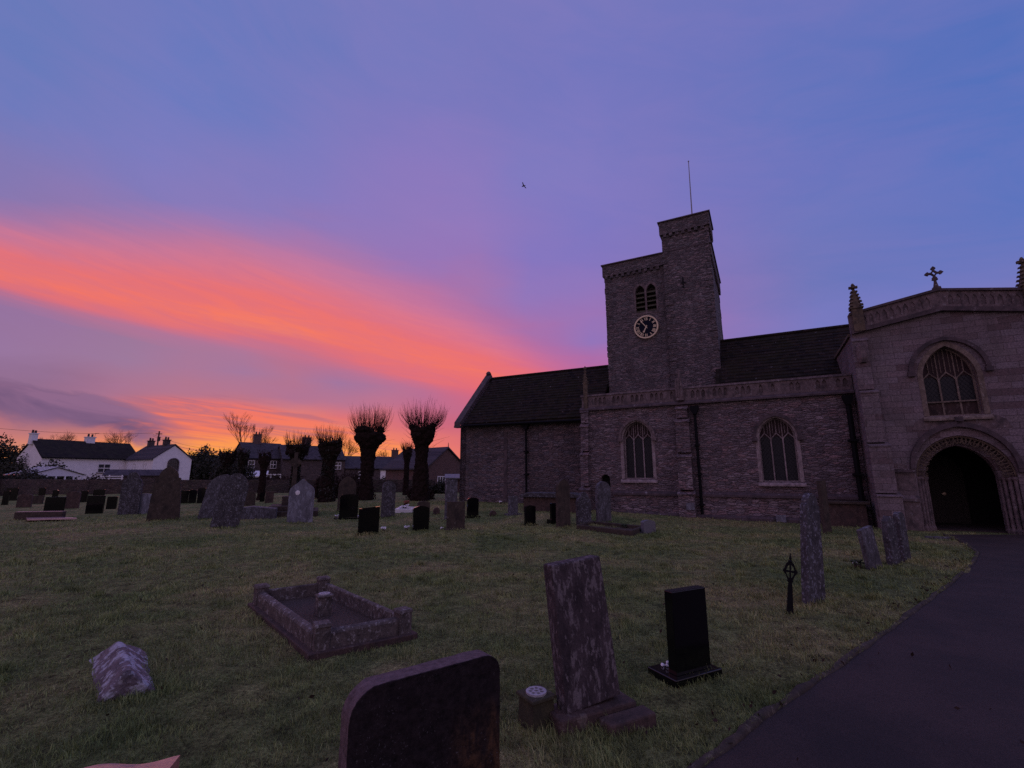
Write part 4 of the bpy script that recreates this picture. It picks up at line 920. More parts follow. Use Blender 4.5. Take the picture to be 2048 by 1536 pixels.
# foreground kerb set with a flower vase
KC = [(-1.88, 4.76), (-1.08, 5.30), (-2.62, 6.95), (-3.36, 6.42)]
T, ctr, z = kerb(KC, .20, .085, 'weathered kerbed grave with four corner posts in the foreground grass', posts=.145, step=.06, hpost=.05)
def vase(P, s, hh, label, mat='kerbst', rz=0, cap=True):
    T = thing('flower_vase', label, 'grave vase', tuple(P), rz); b = MB(); b.box(-s/2, s/2, -s/2, s/2, -.05, hh, .01, .01); b.box(-s*.55, s*.55, -s*.55, s*.55, hh + .001, hh + .02, .004, .004); b.build('block', mat, T, bev=.004)
    b = MB(); r0 = s * .38; cps = [(0, 0)] + [(r0 * .55 * math.cos(q), r0 * .55 * math.sin(q)) for q in np.linspace(0, 2 * math.pi, 8)[:-1]]
    outl = [(r0 * math.cos(q), r0 * math.sin(q)) for q in np.linspace(0, 2 * math.pi, 25)[:-1]]
    hl = [[(cx + r0 * .2 * math.cos(q), cy + r0 * .2 * math.sin(q)) for q in np.linspace(0, 2 * math.pi, 8)[:-1]] for cx, cy in cps]
    b.plate(outl, hl, hh + .021, hh + .034, 'z'); b.build('pierced_lid', plain('weathered_lid', (.38,.37,.40), .7, .3, 40, .2) if 'weathered_lid' not in bpy.data.materials else bpy.data.materials['weathered_lid'], T)
    b = MB(); b.lathe([(r0 * .9, hh + .0205), (r0 * .9, hh + .022)], 16); b.build('vase_mouth', 'void_shade', T); return T
P = G(645, 1237); vase((P.x, P.y, .045), .17, .22, 'square flower block with white pierced lid inside the foreground kerbed grave', 'kerbst', R(35))
P = G(1073, 1447); vase(tuple(P), .19, .17, 'low mossy flower block with white pierced lid beside the tall patterned stone', 'olive_stone', R(33))
# kerbs before the aisle
A_, B_, C_ = G(1153, 1058), G(1185, 1047), G(1290, 1062)
d_ = A_ - B_
kerb([(A_.x, A_.y), (A_.x + (C_.x - B_.x), A_.y + (C_.y - B_.y)), (C_.x, C_.y), (B_.x, B_.y)], .14, .09, 'low dark kerbed grave ending at the small grey granite headstone', 'lich_dark')
A_, B_, C_, D_ = G(790, 1021), G(824, 1025), G(836, 1018), G(802, 1015)
kerb([tuple(A_)[:2], tuple(B_)[:2], tuple(C_)[:2], tuple(D_)[:2]], .12, .1, 'low white-edged kerbed grave between the two big pollards', 'white_stone')
b = MB(); b.box(-.3, .3, -.12, .12, -.02, .03); P = G(1268, 1066); o = b.build('stone_slab', 'lich_pale', label='flat pale stone lying before the low dark kerbed grave', category='slab', bev=.006); o.location = P; o.rotation_euler = (0, 0, R(-5))
# fallen headstone on the left
P = G(90, 1040); T = thing('fallen_headstone', 'toppled headstone base with its wet slab, tinted pink for reflected sky, lying on the grass', 'headstone', tuple(P), R(12))
b = MB(); b.box(-1.02, .52, .0, .22, -.1, .30); b.build('base', 'lich_dark', T, bev=.015)
b = MB(); b.box(-1.0, .50, .02, .2, .302, .318); b.build('wet_sky_tint_top', 'skytint_slab', T)
b = MB(); b.plate([(-.55, -.10), (.55, -.05), (1.35, -.55), (1.1, -.62), (.55, -.66), (.1, -.74), (-.1, -.72)], (), .05, .11, 'z'); b.build('slab', 'skytint_slab', T, bev=.008)
# stepped cross
P = G(582, 1030); T = thing('stone_cross', 'stone cross on a stepped base behind the pale ogee-headed stone', 'monument', tuple(P), R(22))
for k, (a, z0, z1) in enumerate(((1.05, -.1, .22), (.82, .221, .42), (.38, .421, .78))): b = MB(); b.box(-a, a, -a, a, z0, z1); b.build('step', 'lich_dark', T, bev=.02)
zt = zat(596, 905, P) - P.z
b = MB(); b.box(-.09, .09, -.08, .08, .78, zt, .02, .02); b.box(-.24, .24, -.06, .06, zt - .5, zt - .34); b.plate([(.20 * math.cos(q), zt - .42 + .20 * math.sin(q)) for q in np.linspace(0, 2 * math.pi, 25)[:-1]], [[(.14 * math.cos(q), zt - .42 + .14 * math.sin(q)) for q in np.linspace(0, 2 * math.pi, 25)[:-1]]], -.05, .05)
b.build('cross_shaft', 'lich_dark', T)
# tomb blocks
P = G(503, 1037); b = MB(); b.plate([(-.85, -.1), (.85, -.1), (.85, .36), (0, .46), (-.85, .36)], (), -.3, .3); o = b.build('chest_tomb', 'lich_grey', label='low grey coped tomb right of the leaning grey pair', category='tomb', bev=.02); o.location = P; o.rotation_euler = (0, 0, R(22))
P = G(1105, 1021); T = thing('chest_tomb', 'long chest tomb with thick lichened lid in front of the chancel wall', 'tomb', tuple(P), R(-20))
zt = zat(1090, 988, P) - P.z
b = MB(); b.box(-1.15, 1.15, -.42, .42, -.2, zt - .12); b.build('chest', 'sand', T, bev=.01)
b = MB(); b.plate([(-1.3, zt - .12), (1.3, zt - .12), (1.3, zt - .04), (1.0, zt + .06), (-1.0, zt + .06), (-1.3, zt - .04)], (), -.55, .55); b.build('lid', 'lich_spot', T, bev=.015)
P = G(1700, 1053); T = thing('chest_tomb', 'dark chest tomb with flat lid against the wall left of the porch', 'tomb', tuple(P), R(-28))
zt = zat(1700, 1003, P) - P.z
b = MB(); b.box(-.62, .50, -.05, .75, -.2, zt - .08); b.build('chest', 'sand', T, bev=.01); b = MB(); b.box(-.72, .60, -.15, .85, zt - .08, zt); b.build('lid', 'lich_dark', T, bev=.01)
b = MB(); b.box(-.27, .27, -.06, .06, -.02, .05); o = b.build('stone_slab', 'lich_grey', label='narrow pale stone strip beside the path near the porch', category='slab', bev=.006); o.location = G(1876, 1077); o.rotation_euler = (0, 0, R(-18))

# foreground stones
# coped stone, half sunk in the turf
cl, cf = G(164, 1315), G(172, 1412); cb_, cr2 = G(306, 1296), G(328, 1378)
T0 = (cl + cf + cb_ + cr2) / 4
b = MB(); b.add([tuple(cf - T0 - Vector((0, 0, .05))), tuple(cr2 - T0 - Vector((0, 0, .05))), tuple(cb_ - T0 - Vector((0, 0, .05))), tuple(cl - T0 - Vector((0, 0, .05)))], [])
def atz(px, py, z):
    d = ray(px, py); q = (z - H) / d[2]; return Vector((d[0] * q, d[1] * q, z))
r1, r2 = atz(238, 1278, .19), atz(258, 1340, .20); fr = atz(274, 1387, .0)
vs = [tuple(q - T0) for q in (cf - Vector((0, 0, .06)), fr - Vector((0, 0, .04)), cr2 - Vector((0, 0, .06)), cb_ - Vector((0, 0, .06)), cl - Vector((0, 0, .06)), r1, r2)]
b = MB(); b.add(vs, [(0, 1, 6), (1, 2, 6), (2, 3, 5, 6), (3, 4, 5), (4, 0, 6, 5), (0, 4, 3, 2, 1)])
o = b.build('coped_gravestone', 'coped', label='low ridged gravestone crusted white with lichen, sunk in the turf at front left', category='gravestone', smooth=False); o.location = T0
md = o.modifiers.new('bev', 'BEVEL'); md.width = .045; md.segments = 4; md.limit_method = 'NONE'
md = o.modifiers.new('sub', 'SUBSURF'); md.subdivision_type = 'SIMPLE'; md.levels = md.render_levels = 4
tx = bpy.data.textures.new('crust', 'CLOUDS'); tx.noise_scale = .18; md = o.modifiers.new('d', 'DISPLACE'); md.texture = tx; md.strength = .03; md.texture_coords = 'LOCAL'
tx = bpy.data.textures.new('crust_fine', 'CLOUDS'); tx.noise_scale = .03; md = o.modifiers.new('d2', 'DISPLACE'); md.texture = tx; md.strength = .012; md.texture_coords = 'LOCAL'
# big dark stone, bottom centre
Pn = Vector((-.40, 2.41, 0)); hh = .80
stone(0, 0, 0, 0, 'corner', 'near_dark', 'large dark-faced headstone with rounded top corners cut by the bottom edge', 36, .11, P=Pn, w=.76, h=hh, lean=0)
# stone at bottom left
zt_ = .62; Pa, Pb = atz(120, 1554, zt_), atz(345, 1527, zt_)
mid_ = (Pa + Pb) / 2; dd = (Pb - Pa); 
stone(0, 0, 0, 0, 'wave', 'skytint_headstone', 'wet headstone top, tinted red for reflected sky, with wavy edge at the bottom left corner', math.degrees(math.atan2(dd.y, dd.x)), .13, P=Vector((mid_.x, mid_.y, 0)), w=dd.length, h=zt_)
# patterned centre stone
T = thing('headstone', 'tall straight-sided headstone with bark-like lichen pattern on a stepped base', 'headstone', (.56, 3.62, 0), R(27))
hc = zat(1150, 1118, Vector((.56, 3.62, 0)))
b = MB(); b.plate([(-.235, .12), (.235, .12), (.212, hc), (-.222, hc + .005)], (), -.06, .06); o = b.build('slab', 'centre', T, bev=.012); o.rotation_euler = (R(-3), R(-5.0), 0)
b = MB(); b.box(-.33, .31, -.12, .12, -.1, .115); o = b.build('base', 'sand', T, bev=.015); b = MB(); b.box(-.04, .36, -.26, -.123, -.1, .085); b.build('step', 'sand', T, bev=.015)
# black granite stone
T = thing('headstone', 'upright black granite headstone on a wide black base beside the path', 'headstone', (1.51, 4.29, 0), R(27))
hb = zat(1380, 1176, Vector((1.53, 4.33, 0)))
b = MB(); b.box(-.2, .2, -.045, .045, .07, hb); b.build('slab', 'granite', T, bev=.004); b = MB(); b.box(-.2 + .004, .2 - .004, -.041, .041, hb + .0005, hb + .003); b.build('top_face', 'granite_top', T)
b = MB(); b.box(-.27, .27, -.10, .22, -.05, .07); b.build('base', 'granite', T, bev=.006)
# iron marker
P = G(1580, 1228); hm = zat(1580, 1108, P); T = thing('iron_grave_marker', 'slim black iron grave marker with openwork head and spike', 'grave marker', tuple(P), R(5)); T.rotation_euler = (0, R(6), R(-25))
k = hm / .82
b = MB(); b.lathe([(.066 * k, -.03), (.06 * k, .02), (.052 * k, .06), (.04 * k, .3), (.03 * k, .44 * k)], 4, rot=math.pi/4); b.box(-.03, .03, -.02, .02, .43 * k, .45 * k); b.build('stem', 'iron', T)
b = MB(); zc = .57 * k
outl = [(0, zc - .14 * k), (.035 * k, zc - .11 * k), (.055 * k, zc - .05 * k), (.095 * k, zc), (.07 * k, zc + .04 * k), (.05 * k, zc + .10 * k), (.015 * k, zc + .14 * k), (-.015 * k, zc + .14 * k), (-.05 * k, zc + .10 * k), (-.07 * k, zc + .04 * k), (-.095 * k, zc), (-.055 * k, zc - .05 * k), (-.035 * k, zc - .11 * k)]
hl = [[(sx_ * .009 * k, zc + s_ * .012 * k), (sx_ * .050 * k, zc + s_ * .014 * k), (sx_ * .036 * k, zc + s_ * .06 * k), (sx_ * .010 * k, zc + s_ * .095 * k)] for sx_ in (-1, 1) for s_ in (-1, 1)]
b.plate(outl, hl, -.012, .012); b.build('openwork_head', 'iron', T)
b = MB(); b.lathe([(.02 * k, zc + .13 * k), (.03 * k, zc + .14 * k), (.012 * k, zc + .16 * k), (.018 * k, zc + .18 * k), (.003, hm)], 8); b.build('spike', 'iron', T)

# ------------------------------------------------------------------ boundary wall and houses
WL = [G(-260, 1000), G(0, 991), G(180, 989), (G(430, 987)), G(650, 985), G(870, 984)]
b = MB()
for i in range(len(WL) - 1):
    p, q = WL[i], WL[i + 1]; d = (q - p); d.z = 0; ln = d.length; d /= ln; nrm = Vector((-d.y, d.x, 0)) * .2; hw_ = 1.25
    vs = []
    for s_, X_ in ((-1, p), (-1, q), (1, q), (1, p)): vs.append((X_.x + nrm.x * s_, X_.y + nrm.y * s_, -.6))
    for s_, X_ in ((-1, p), (-1, q), (1, q), (1, p)): vs.append((X_.x + nrm.x * s_, X_.y + nrm.y * s_, hw_))
    b.add(vs, [(0,3,2,1),(4,5,6,7),(0,1,5,4),(1,2,6,5),(2,3,7,6),(3,0,4,7)])
b.build('boundary_wall', 'wallstone', label='low rubble wall along the far edge of the churchyard', category='wall')

def house(A, YA, B, YB, ground, eaveA, ridgeA, depth, wall, roof, label, gable_front=False, chim=(), wins=(), name='house', over=.25, chmat='brick', ext=0):
    """A, B: px of the two ends of the wall that faces us; eaveA, ridgeA: heights in m; wins: (fraction, sill z, w, h)"""
    a = Vector(((A - 1024) / FPX * YA / math.cos(PITCH) * 1.0, YA, 0)); 
    def gp(px, Y):
        d = ray(px, 930); q = Y / d[1]; return Vector((d[0] * q, Y, 0))
    a, c = gp(A, YA), gp(B, YB); d = c - a; ln = d.length + ext; ang = math.atan2(d.y, d.x)
    T = thing(name, label, 'house', (a.x, a.y, 0), ang)
    e, r_ = eaveA, ridgeA
    b = MB()
    if not gable_front:
        b.plate([(0, -1), (depth, -1), (depth, e), (depth / 2, r_ - .1), (0, e)], (), 0, ln, 'x'); b.build('wall', wall, T)
        b = MB(); k = over; sl = (r_ - e) / (depth / 2)
        b.plate([(-k, e - sl * k + .02), (depth / 2, r_ + .02), (depth + k, e - sl * k + .02), (depth + k, e - sl * k + .16), (depth / 2, r_ + .16), (-k, e - sl * k + .16)], (), -.15, ln + .15, 'x')
        rf = b.build('roof', roof, T)
        b = MB(); b.box(-.1, ln + .1, -k - .08, -k, e - sl * k, e - sl * k + .1); b.build('gutter', 'iron', T)
    else:
        b.plate([(0, -1), (ln, -1), (ln, e), (ln / 2, r_ - .1), (0, e)], (), 0, depth, 'y'); b.build('wall', wall, T)
        b = MB(); k = over; sl = (r_ - e) / (ln / 2)
        b.plate([(-k, e - sl * k + .02), (ln / 2, r_ + .02), (ln + k, e - sl * k + .02), (ln + k, e - sl * k + .16), (ln / 2, r_ + .16), (-k, e - sl * k + .16)], (), -.15, depth + .15, 'y')
        rf = b.build('roof', roof, T)
    for f, s_, hh in chim:
        cx_, cy_ = (f * ln, depth / 2) if not gable_front else (ln / 2, f * depth)
        b = MB(); b.box(cx_ - s_, cx_ + s_, cy_ - .35, cy_ + .35, r_ - .6, r_ + hh); b.box(cx_ - s_ - .08, cx_ + s_ + .08, cy_ - .43, cy_ + .43, r_ + hh + .001, r_ + hh + .12); ch = b.build('chimney', chmat, T)
        b = MB(); b.lathe([(.14, r_ + hh + .12), (.11, r_ + hh + .55)], 8, cx_ - s_ * .45, cy_); b.build('chimney_pot', 'sand', ch); b = MB(); b.lathe([(.14, r_ + hh + .12), (.11, r_ + hh + .5)], 8, cx_ + s_ * .45, cy_); b.build('chimney_pot', 'sand', ch)
    for f, sl_, ww, wh in wins:
        x = f * ln; b = MB(); fr = [(x - ww/2, sl_), (x + ww/2, sl_), (x + ww/2, sl_ + wh), (x - ww/2, sl_ + wh)]; g = .07; m_ = .04
        hl = [[(x - ww/2 + g, sl_ + g + k2 * (wh/2)), (x - m_, sl_ + g + k2 * (wh/2)), (x - m_, sl_ + wh/2 - m_ + k2 * (wh/2 - g + m_)), (x - ww/2 + g, sl_ + wh/2 - m_ + k2 * (wh/2 - g + m_))] for k2 in (0, 1)]
        hl += [[(2 * x - q[0], q[1]) for q in reversed(l)] for l in hl]
        b.plate(fr, hl, -.05, -.005); wf = b.build('window', 'white_paint', T)
        b = MB(); b.plate([(x - ww/2 + .02, sl_ + .02), (x + ww/2 - .02, sl_ + .02), (x + ww/2 - .02, sl_ + wh - .02), (x - ww/2 + .02, sl_ + wh - .02)], (), -.018, -.004); b.build('pane', 'pane', wf)
        b = MB(); b.box(x - ww/2 - .1, x + ww/2 + .1, -.14, -.003, sl_ - .12, sl_ - .001); b.build('sill', 'housestone', wf)
    return T, ln
def hz(py, Y): return H + (HOR - py) / FPX * Y * 1.0
# white cottages
Hs = house(81, 60, 236, 68, 0, 3.9, 6.15, 6.0, 'white_wall', 'darktile', 'long white cottage with dark tiled roof behind the far left wall', ext=2.6, chim=((.0, .32, .75), (.55, .5, .7)), wins=((.62, 1.9, 1.5, 1.2), (.93, 1.9, 1.1, 1.1)), chmat='white_wall')
T, ln = house(305, 64, 382, 68, 0, 3.8, 5.75, 9.5, 'white_wall', 'slate', 'white gable-fronted house with an arched window and pale slate roof', gable_front=True, chim=((.30, .35, .75), (.85, .35, .8)), chmat='housestone')
b = MB(); b.plate(arch(ln * .52, .72, 1.9, 3.2, .72, 10), [arch(ln * .52, .56, 2.04, 3.15, .58, 10)], -.12, -.005); wf = b.build('arched_window', 'housestone', T)
b = MB(); b.plate(arch(ln * .52, .56, 2.04, 3.15, .58, 10), (), -.03, -.006); b.build('pane', 'pane', wf)
b = MB()
for k in range(1, 4): b.box(ln * .52 - .56 + k * .28 - .02, ln * .52 - .56 + k * .28 + .02, -.06, -.031, 2.05, 3.5)
for k in range(3): b.box(ln * .52 - .55, ln * .52 + .55, -.058, -.0312, 2.3 + k * .42, 2.34 + k * .42)
b.build('glazing_bar', 'sand', wf)
b = MB()
for yy in (2.0, 5.5): b.plate([(yy, 2.0), (yy + .9, 2.0), (yy + .9, 3.2), (yy, 3.2)], [[(yy + .1, 2.1), (yy + .8, 2.1), (yy + .8, 3.1), (yy + .1, 3.1)]], -.06, -.005, 'x')
b.build('side_window', 'white_paint', T)
# conservatory and garage between
P = at(112, 960, 45); T = thing('conservatory', 'white framed glass conservatory below the long white cottage', 'conservatory', (P.x, P.y, 0), R(80))
zc = hz(951, 45); zr = hz(936, 45)
b = MB(); b.box(-2.4, 2.4, 0, 2.4, -.5, zc - .8); b.build('dwarf_wall', 'white_wall', T); 
b = MB(); b.plate([(-2.4, zc - .78), (2.4, zc - .78), (2.4, zc), (0, zr), (-2.4, zc)], [[(-2.3 + k * .78, zc - .7), (-1.65 + k * .78, zc - .7), (-1.65 + k * .78, zc - .06), (-2.3 + k * .78, zc - .06)] for k in range(6)], 0, .06); b.build('frame', 'white_paint', T)
b = MB(); b.plate([(-2.6, zc), (0, zr), (2.6, zc), (2.6, zc + .06), (0, zr + .07), (-2.6, zc + .06)], (), -.1, 2.5); rf = b.build('roof', 'pane', T)
b = MB()
for k in range(5): b.plate([(-2.5, zc + .07), (0, zr + .08), (2.5, zc + .07), (2.5, zc + .12), (0, zr + .13), (-2.5, zc + .12)], (), .05 + k * .55, .2 + k * .55)
b.build('glazing_bar', 'white_paint', T)
P = at(262, 960, 50); T = thing('garage', 'low grey-roofed outbuilding in front of the white gable house', 'outbuilding', (P.x, P.y, 0), R(30)); z_ = hz(952, 50); zr = hz(941, 50)
b = MB(); b.box(-2.2, 3.6, 0, 3, -.5, z_); b.build('wall', 'housestone', T); b = MB(); b.plate([(-.2, z_), (1.5, zr), (3.2, z_), (3.2, z_ + .1), (1.5, zr + .1), (-.2, z_ + .1)], (), -2.4, 3.8, 'x'); b.build('roof', 'slate', T)
P = at(218, 956, 47); b = MB(); 
for k in range(3): b.box(-1.1, 1.1, -.03, .03, 1.02 + k * .2, 1.12 + k * .2)
for x in (-1.0, 0, 1.0): b.box(x - .05, x + .05, .031, .1, -.3, 1.6)
o = b.build('rail_fence', 'white_paint', label='short white rail fence beside the grey-roofed outbuilding', category='fence'); o.location = (P.x, P.y, 0); o.rotation_euler = (0, 0, R(30))
# terrace and others
house(492, 76, 562, 80, 0, 4.3, 6.9, 8, 'housestone', 'slate', 'brown stone terrace house with white lean-to, left end of the terrace', chim=((.40, .55, 1.5),), wins=((.12, 2.6, 1.0, 1.3), (.65, 2.6, 1.0, 1.3)), ext=1)
P = at(498, 955, 70); b = MB(); b.plate([(-2, -1), (2.2, -1), (2.2, 1.3), (-2, 1.3)], (), 0, 3); T = thing('porch_extension', 'white lean-to with glazed front attached to the terrace left end', 'extension', (P.x, P.y, 0), R(25)); b.build('wall', 'white_wall', T); b = MB(); b.plate([(-.3, 1.3), (3.2, 2.1), (3.2, 2.2), (-.3, 1.4)], (), -2.2, 2.4, 'x'); b.build('roof', 'white_paint', T)
b = MB(); b.box(-1.7, 1.9, -.03, -.004, .2, 1.15); b.build('pane', 'pane', T)
P = at(541, 958, 71); T = thing('bay_window', 'small white framed bay on the terrace between two pollard trunks', 'bay window', (P.x, P.y, 0), R(25)); b = MB(); b.plate([(-1.4, -1), (1.4, -1), (1.4, 1.7), (-1.4, 1.7)], [[(-1.2, .2), (-.1, .2), (-.1, 1.5), (-1.2, 1.5)], [(.1, .2), (1.2, .2), (1.2, 1.5), (.1, 1.5)]], 0, .2); b.build('frame', 'white_paint', T); b = MB(); b.box(-1.3, 1.3, .21, 1.2, -1, 1.69); b.build('pane', 'pane', T)
house(565, 78, 690, 84, 0, 4.2, 6.6, 8, 'housestone', 'slate', 'brown stone terrace house with two chimneys, middle of the terrace', chim=((.42, .7, 1.5), (.98, .5, 1.1)), wins=((.2, 2.5, 1.1, 1.3), (.88, 2.5, 1.1, 1.3)))
house(692, 84, 812, 90, 0, 2.7, 4.9, 8, 'housestone', 'slate', 'lower terrace house with grey slate roof, right end of the terrace', chim=((.72, .6, 1.4),), wins=((.2, .9, 1.1, 1.3),), ext=3)
P = at(785, 950, 76); b = MB(); b.box(-1.9, 1.9, 0, 3, -1, hz(941, 76)); T = thing('white_extension', 'white flat-roofed block before the right end of the terrace', 'extension', (P.x, P.y, 0), R(10)); b.build('wall', 'white_wall', T); b = MB(); b.box(-2.1, 2.1, -.2, 3.2, hz(941, 76) + .001, hz(941, 76) + .18); b.build('roof', 'slate', T)
# gabled building beside the chancel
YA = 44; T, ln = house(856, YA, 930, 47.5, 0, hz(934, YA), hz(896, YA), 7, 'brick', 'slate', 'brick gabled schoolroom with slate roof just left of the chancel', gable_front=True, over=.35)
b = MB(); b.plate([(1.15, .6), (2.15, .6), (2.15, 1.5), (1.15, 1.5)], [[(1.22 + k * .31, .67), (1.45 + k * .31, .67), (1.45 + k * .31, 1.43), (1.22 + k * .31, 1.43)] for k in range(3)], -.06, -.004); wf = b.build('window', 'white_paint', T); b = MB(); b.box(1.17, 2.13, -.02, -.003, .62, 1.48); b.build('pane', 'pane', wf)
b = MB(); b.lathe([(.05, hz(896, YA)), (.03, hz(896, YA) + .45), (.0, hz(896, YA) + .6)], 6, ln / 2, -.1); b.build('finial', 'iron', T)
P = at(903, 960, 38); T = thing('canopy_shed', 'small red-brown shed with pale canopy roof against the chancel corner', 'shed', (P.x, P.y, 0), R(8)); zt = hz(951, 38)
b = MB(); b.box(-.25, 1.3, 0, 1.5, -.3, zt - .25); b.build('wall', 'flower_red' if 0 else 'brick', T); b = MB(); b.plate([(-.35, zt - .25), (1.7, zt + .05), (1.7, zt + .13), (-.35, zt - .17)], (), -.55, 1.5, 'x'); b.build('roof', 'lead', T)
# pole and wires
YP = 74; P = at(306, 950, YP); zt = hz(864, YP); T = thing('telegraph_pole', 'dark telegraph pole rising behind the white gable house', 'pole', (P.x, P.y, 0)); b = MB(); b.tube([(0, 0, -.5), (0, 0, zt)], [.14, .10], 8); b.build('pole', 'bark', T); b = MB(); b.box(-.5, .5, -.05, .05, zt - .5, zt - .38); b.box(-.1, .25, -.12, .12, zt - 1.6, zt - .9); b.build('crossarm', 'bark', T)
for q, (px, py, Y, lb) in enumerate([(-60, 851, 62, 'long overhead wire running left from the telegraph pole'), (430, 898, 90, 'upper overhead wire running right from the telegraph pole'), (414, 903, 90, 'lower overhead wire running right from the telegraph pole')]):
    a = at(306, 866 + q * 3, YP); c = at(px, py, Y); pts_ = [a.lerp(c, t_) - Vector((0, 0, 4 * .5 * t_ * (1 - t_))) for t_ in np.linspace(0, 1, 14)]; b = MB(); b.tube(pts_, .018, 4); b.build('overhead_wire', 'cable', label=lb, category='wire')
for px, py, lb in ((190, 872, 'television aerial above the mid chimney of the long white cottage'), (521, 893, 'television aerial on the terrace left end chimney')):
    Y = 68 if px < 300 else 78; P = at(px, py, Y); b = MB(); b.tube([(0, 0, -1.0), (0, 0, .4)], .025, 4); b.tube([(-.5, 0, .3), (.5, 0, .42)], .02, 4)
    for k in range(4): b.tube([(-.4 + k * .25, -.25, .31 + k * .03), (-.4 + k * .25, .25, .31 + k * .03)], .015, 3)
    b.build('tv_aerial', 'cable', label=lb, category='aerial').location = P
# bird
P = at(1047, 372, 60); b = MB(); b.lathe([(.02, -.35), (.09, -.1), (.1, .08), (.03, .28)], 6); bd = MB(); bd.v = [(x, z, y) for x, y, z in b.v]; bd.f = b.f
bd.add([(0, .1, .05), (0, -.1, .05), (-.28, -.08, .2), (-.26, .06, .2), (-.6, -.16, .08), (-.5, .0, .1)], [(0, 1, 2, 3), (3, 2, 4, 5)]); bd.add([(0, .1, .05), (0, -.1, .05), (.28, -.08, .22), (.26, .06, .22), (.6, -.16, .12), (.5, .0, .13)], [(0, 3, 2, 1), (3, 5, 4, 2)])
o = bd.build('bird', 'lich_dark', label='small dark bird gliding high in the middle of the sky', category='bird'); o.location = P; o.rotation_euler = (0, R(20), R(60))

# ------------------------------------------------------------------ trees and bushes
def leaves(name, mat, pts_, size, parent=None, seed=0, tags=None):
    r = np.random.default_rng(seed); n = len(pts_); pts_ = np.asarray(pts_, float)
    d1 = r.normal(size=(n, 3)); d1 /= np.linalg.norm(d1, axis=1)[:, None]; d2 = r.normal(size=(n, 3)); d2 -= (d2 * d1).sum(1)[:, None] * d1; d2 /= np.linalg.norm(d2, axis=1)[:, None]
    s = size * r.uniform(.5, 1.3, (n, 1)); V = np.stack([pts_ - d1 * s, pts_ + d2 * s * .55, pts_ + d1 * s, pts_ - d2 * s * .55], 1).reshape(-1, 3)
    me = bpy.data.meshes.new(name); me.from_pydata(V.tolist(), [], np.arange(4 * n).reshape(-1, 4).tolist()); me.materials.append(M[mat]); o = bpy.data.objects.new(name, me); link(o, parent)
    for k, q in (tags or {}).items(): o[k] = q
    return o
def blob(r, c, rad, n, shell=.5):
    v = r.normal(size=(n, 3)); v /= np.linalg.norm(v, axis=1)[:, None]; q = r.uniform(shell, 1.05, (n, 1)) ; return np.array(c) + v * q * np.array(rad)
TWT = []
def twigs(b, r, c, n, ln, spread, rad0=.014, up=1.0, rx=.5, ry=.5, forks=1):
    for i in range(n):   # shoots leave the knuckles sideways, then curve up
        a = r.uniform(0, 2 * math.pi); q = math.sqrt(r.uniform(0, 1)); st = Vector((c[0] + rx * q * math.cos(a), c[1] + ry * q * math.sin(a), c[2] + r.uniform(-.25, .1)))
        a += r.gauss(0, .5); out = Vector((math.cos(a), math.sin(a), 0)) * spread * (q * .8 + abs(r.gauss(0, .12))); L_ = ln * r.uniform(.55, 1.1) * (1 - .22 * q * spread)
        p = st; pts_ = [p]; 
        for k in range(4):
            d = (out * (1.25 - .28 * k) + Vector((r.gauss(0, .14), r.gauss(0, .14), up * (.7 + .22 * k)))).normalized(); p = p + d * L_ * .25; pts_.append(p)
        b.tube(pts_, [rad0, rad0 * .85, rad0 * .65, rad0 * .45, rad0 * .2], 3)
        for k in range(forks):
            m_ = r.choice([1, 2, 3]); d2 = (pts_[m_ + 1] - pts_[m_]).normalized() + Vector((r.gauss(0, .35), r.gauss(0, .35), .15)); b.tube([pts_[m_], pts_[m_] + d2.normalized() * L_ * .35], [rad0 * .5, rad0 * .15], 3)
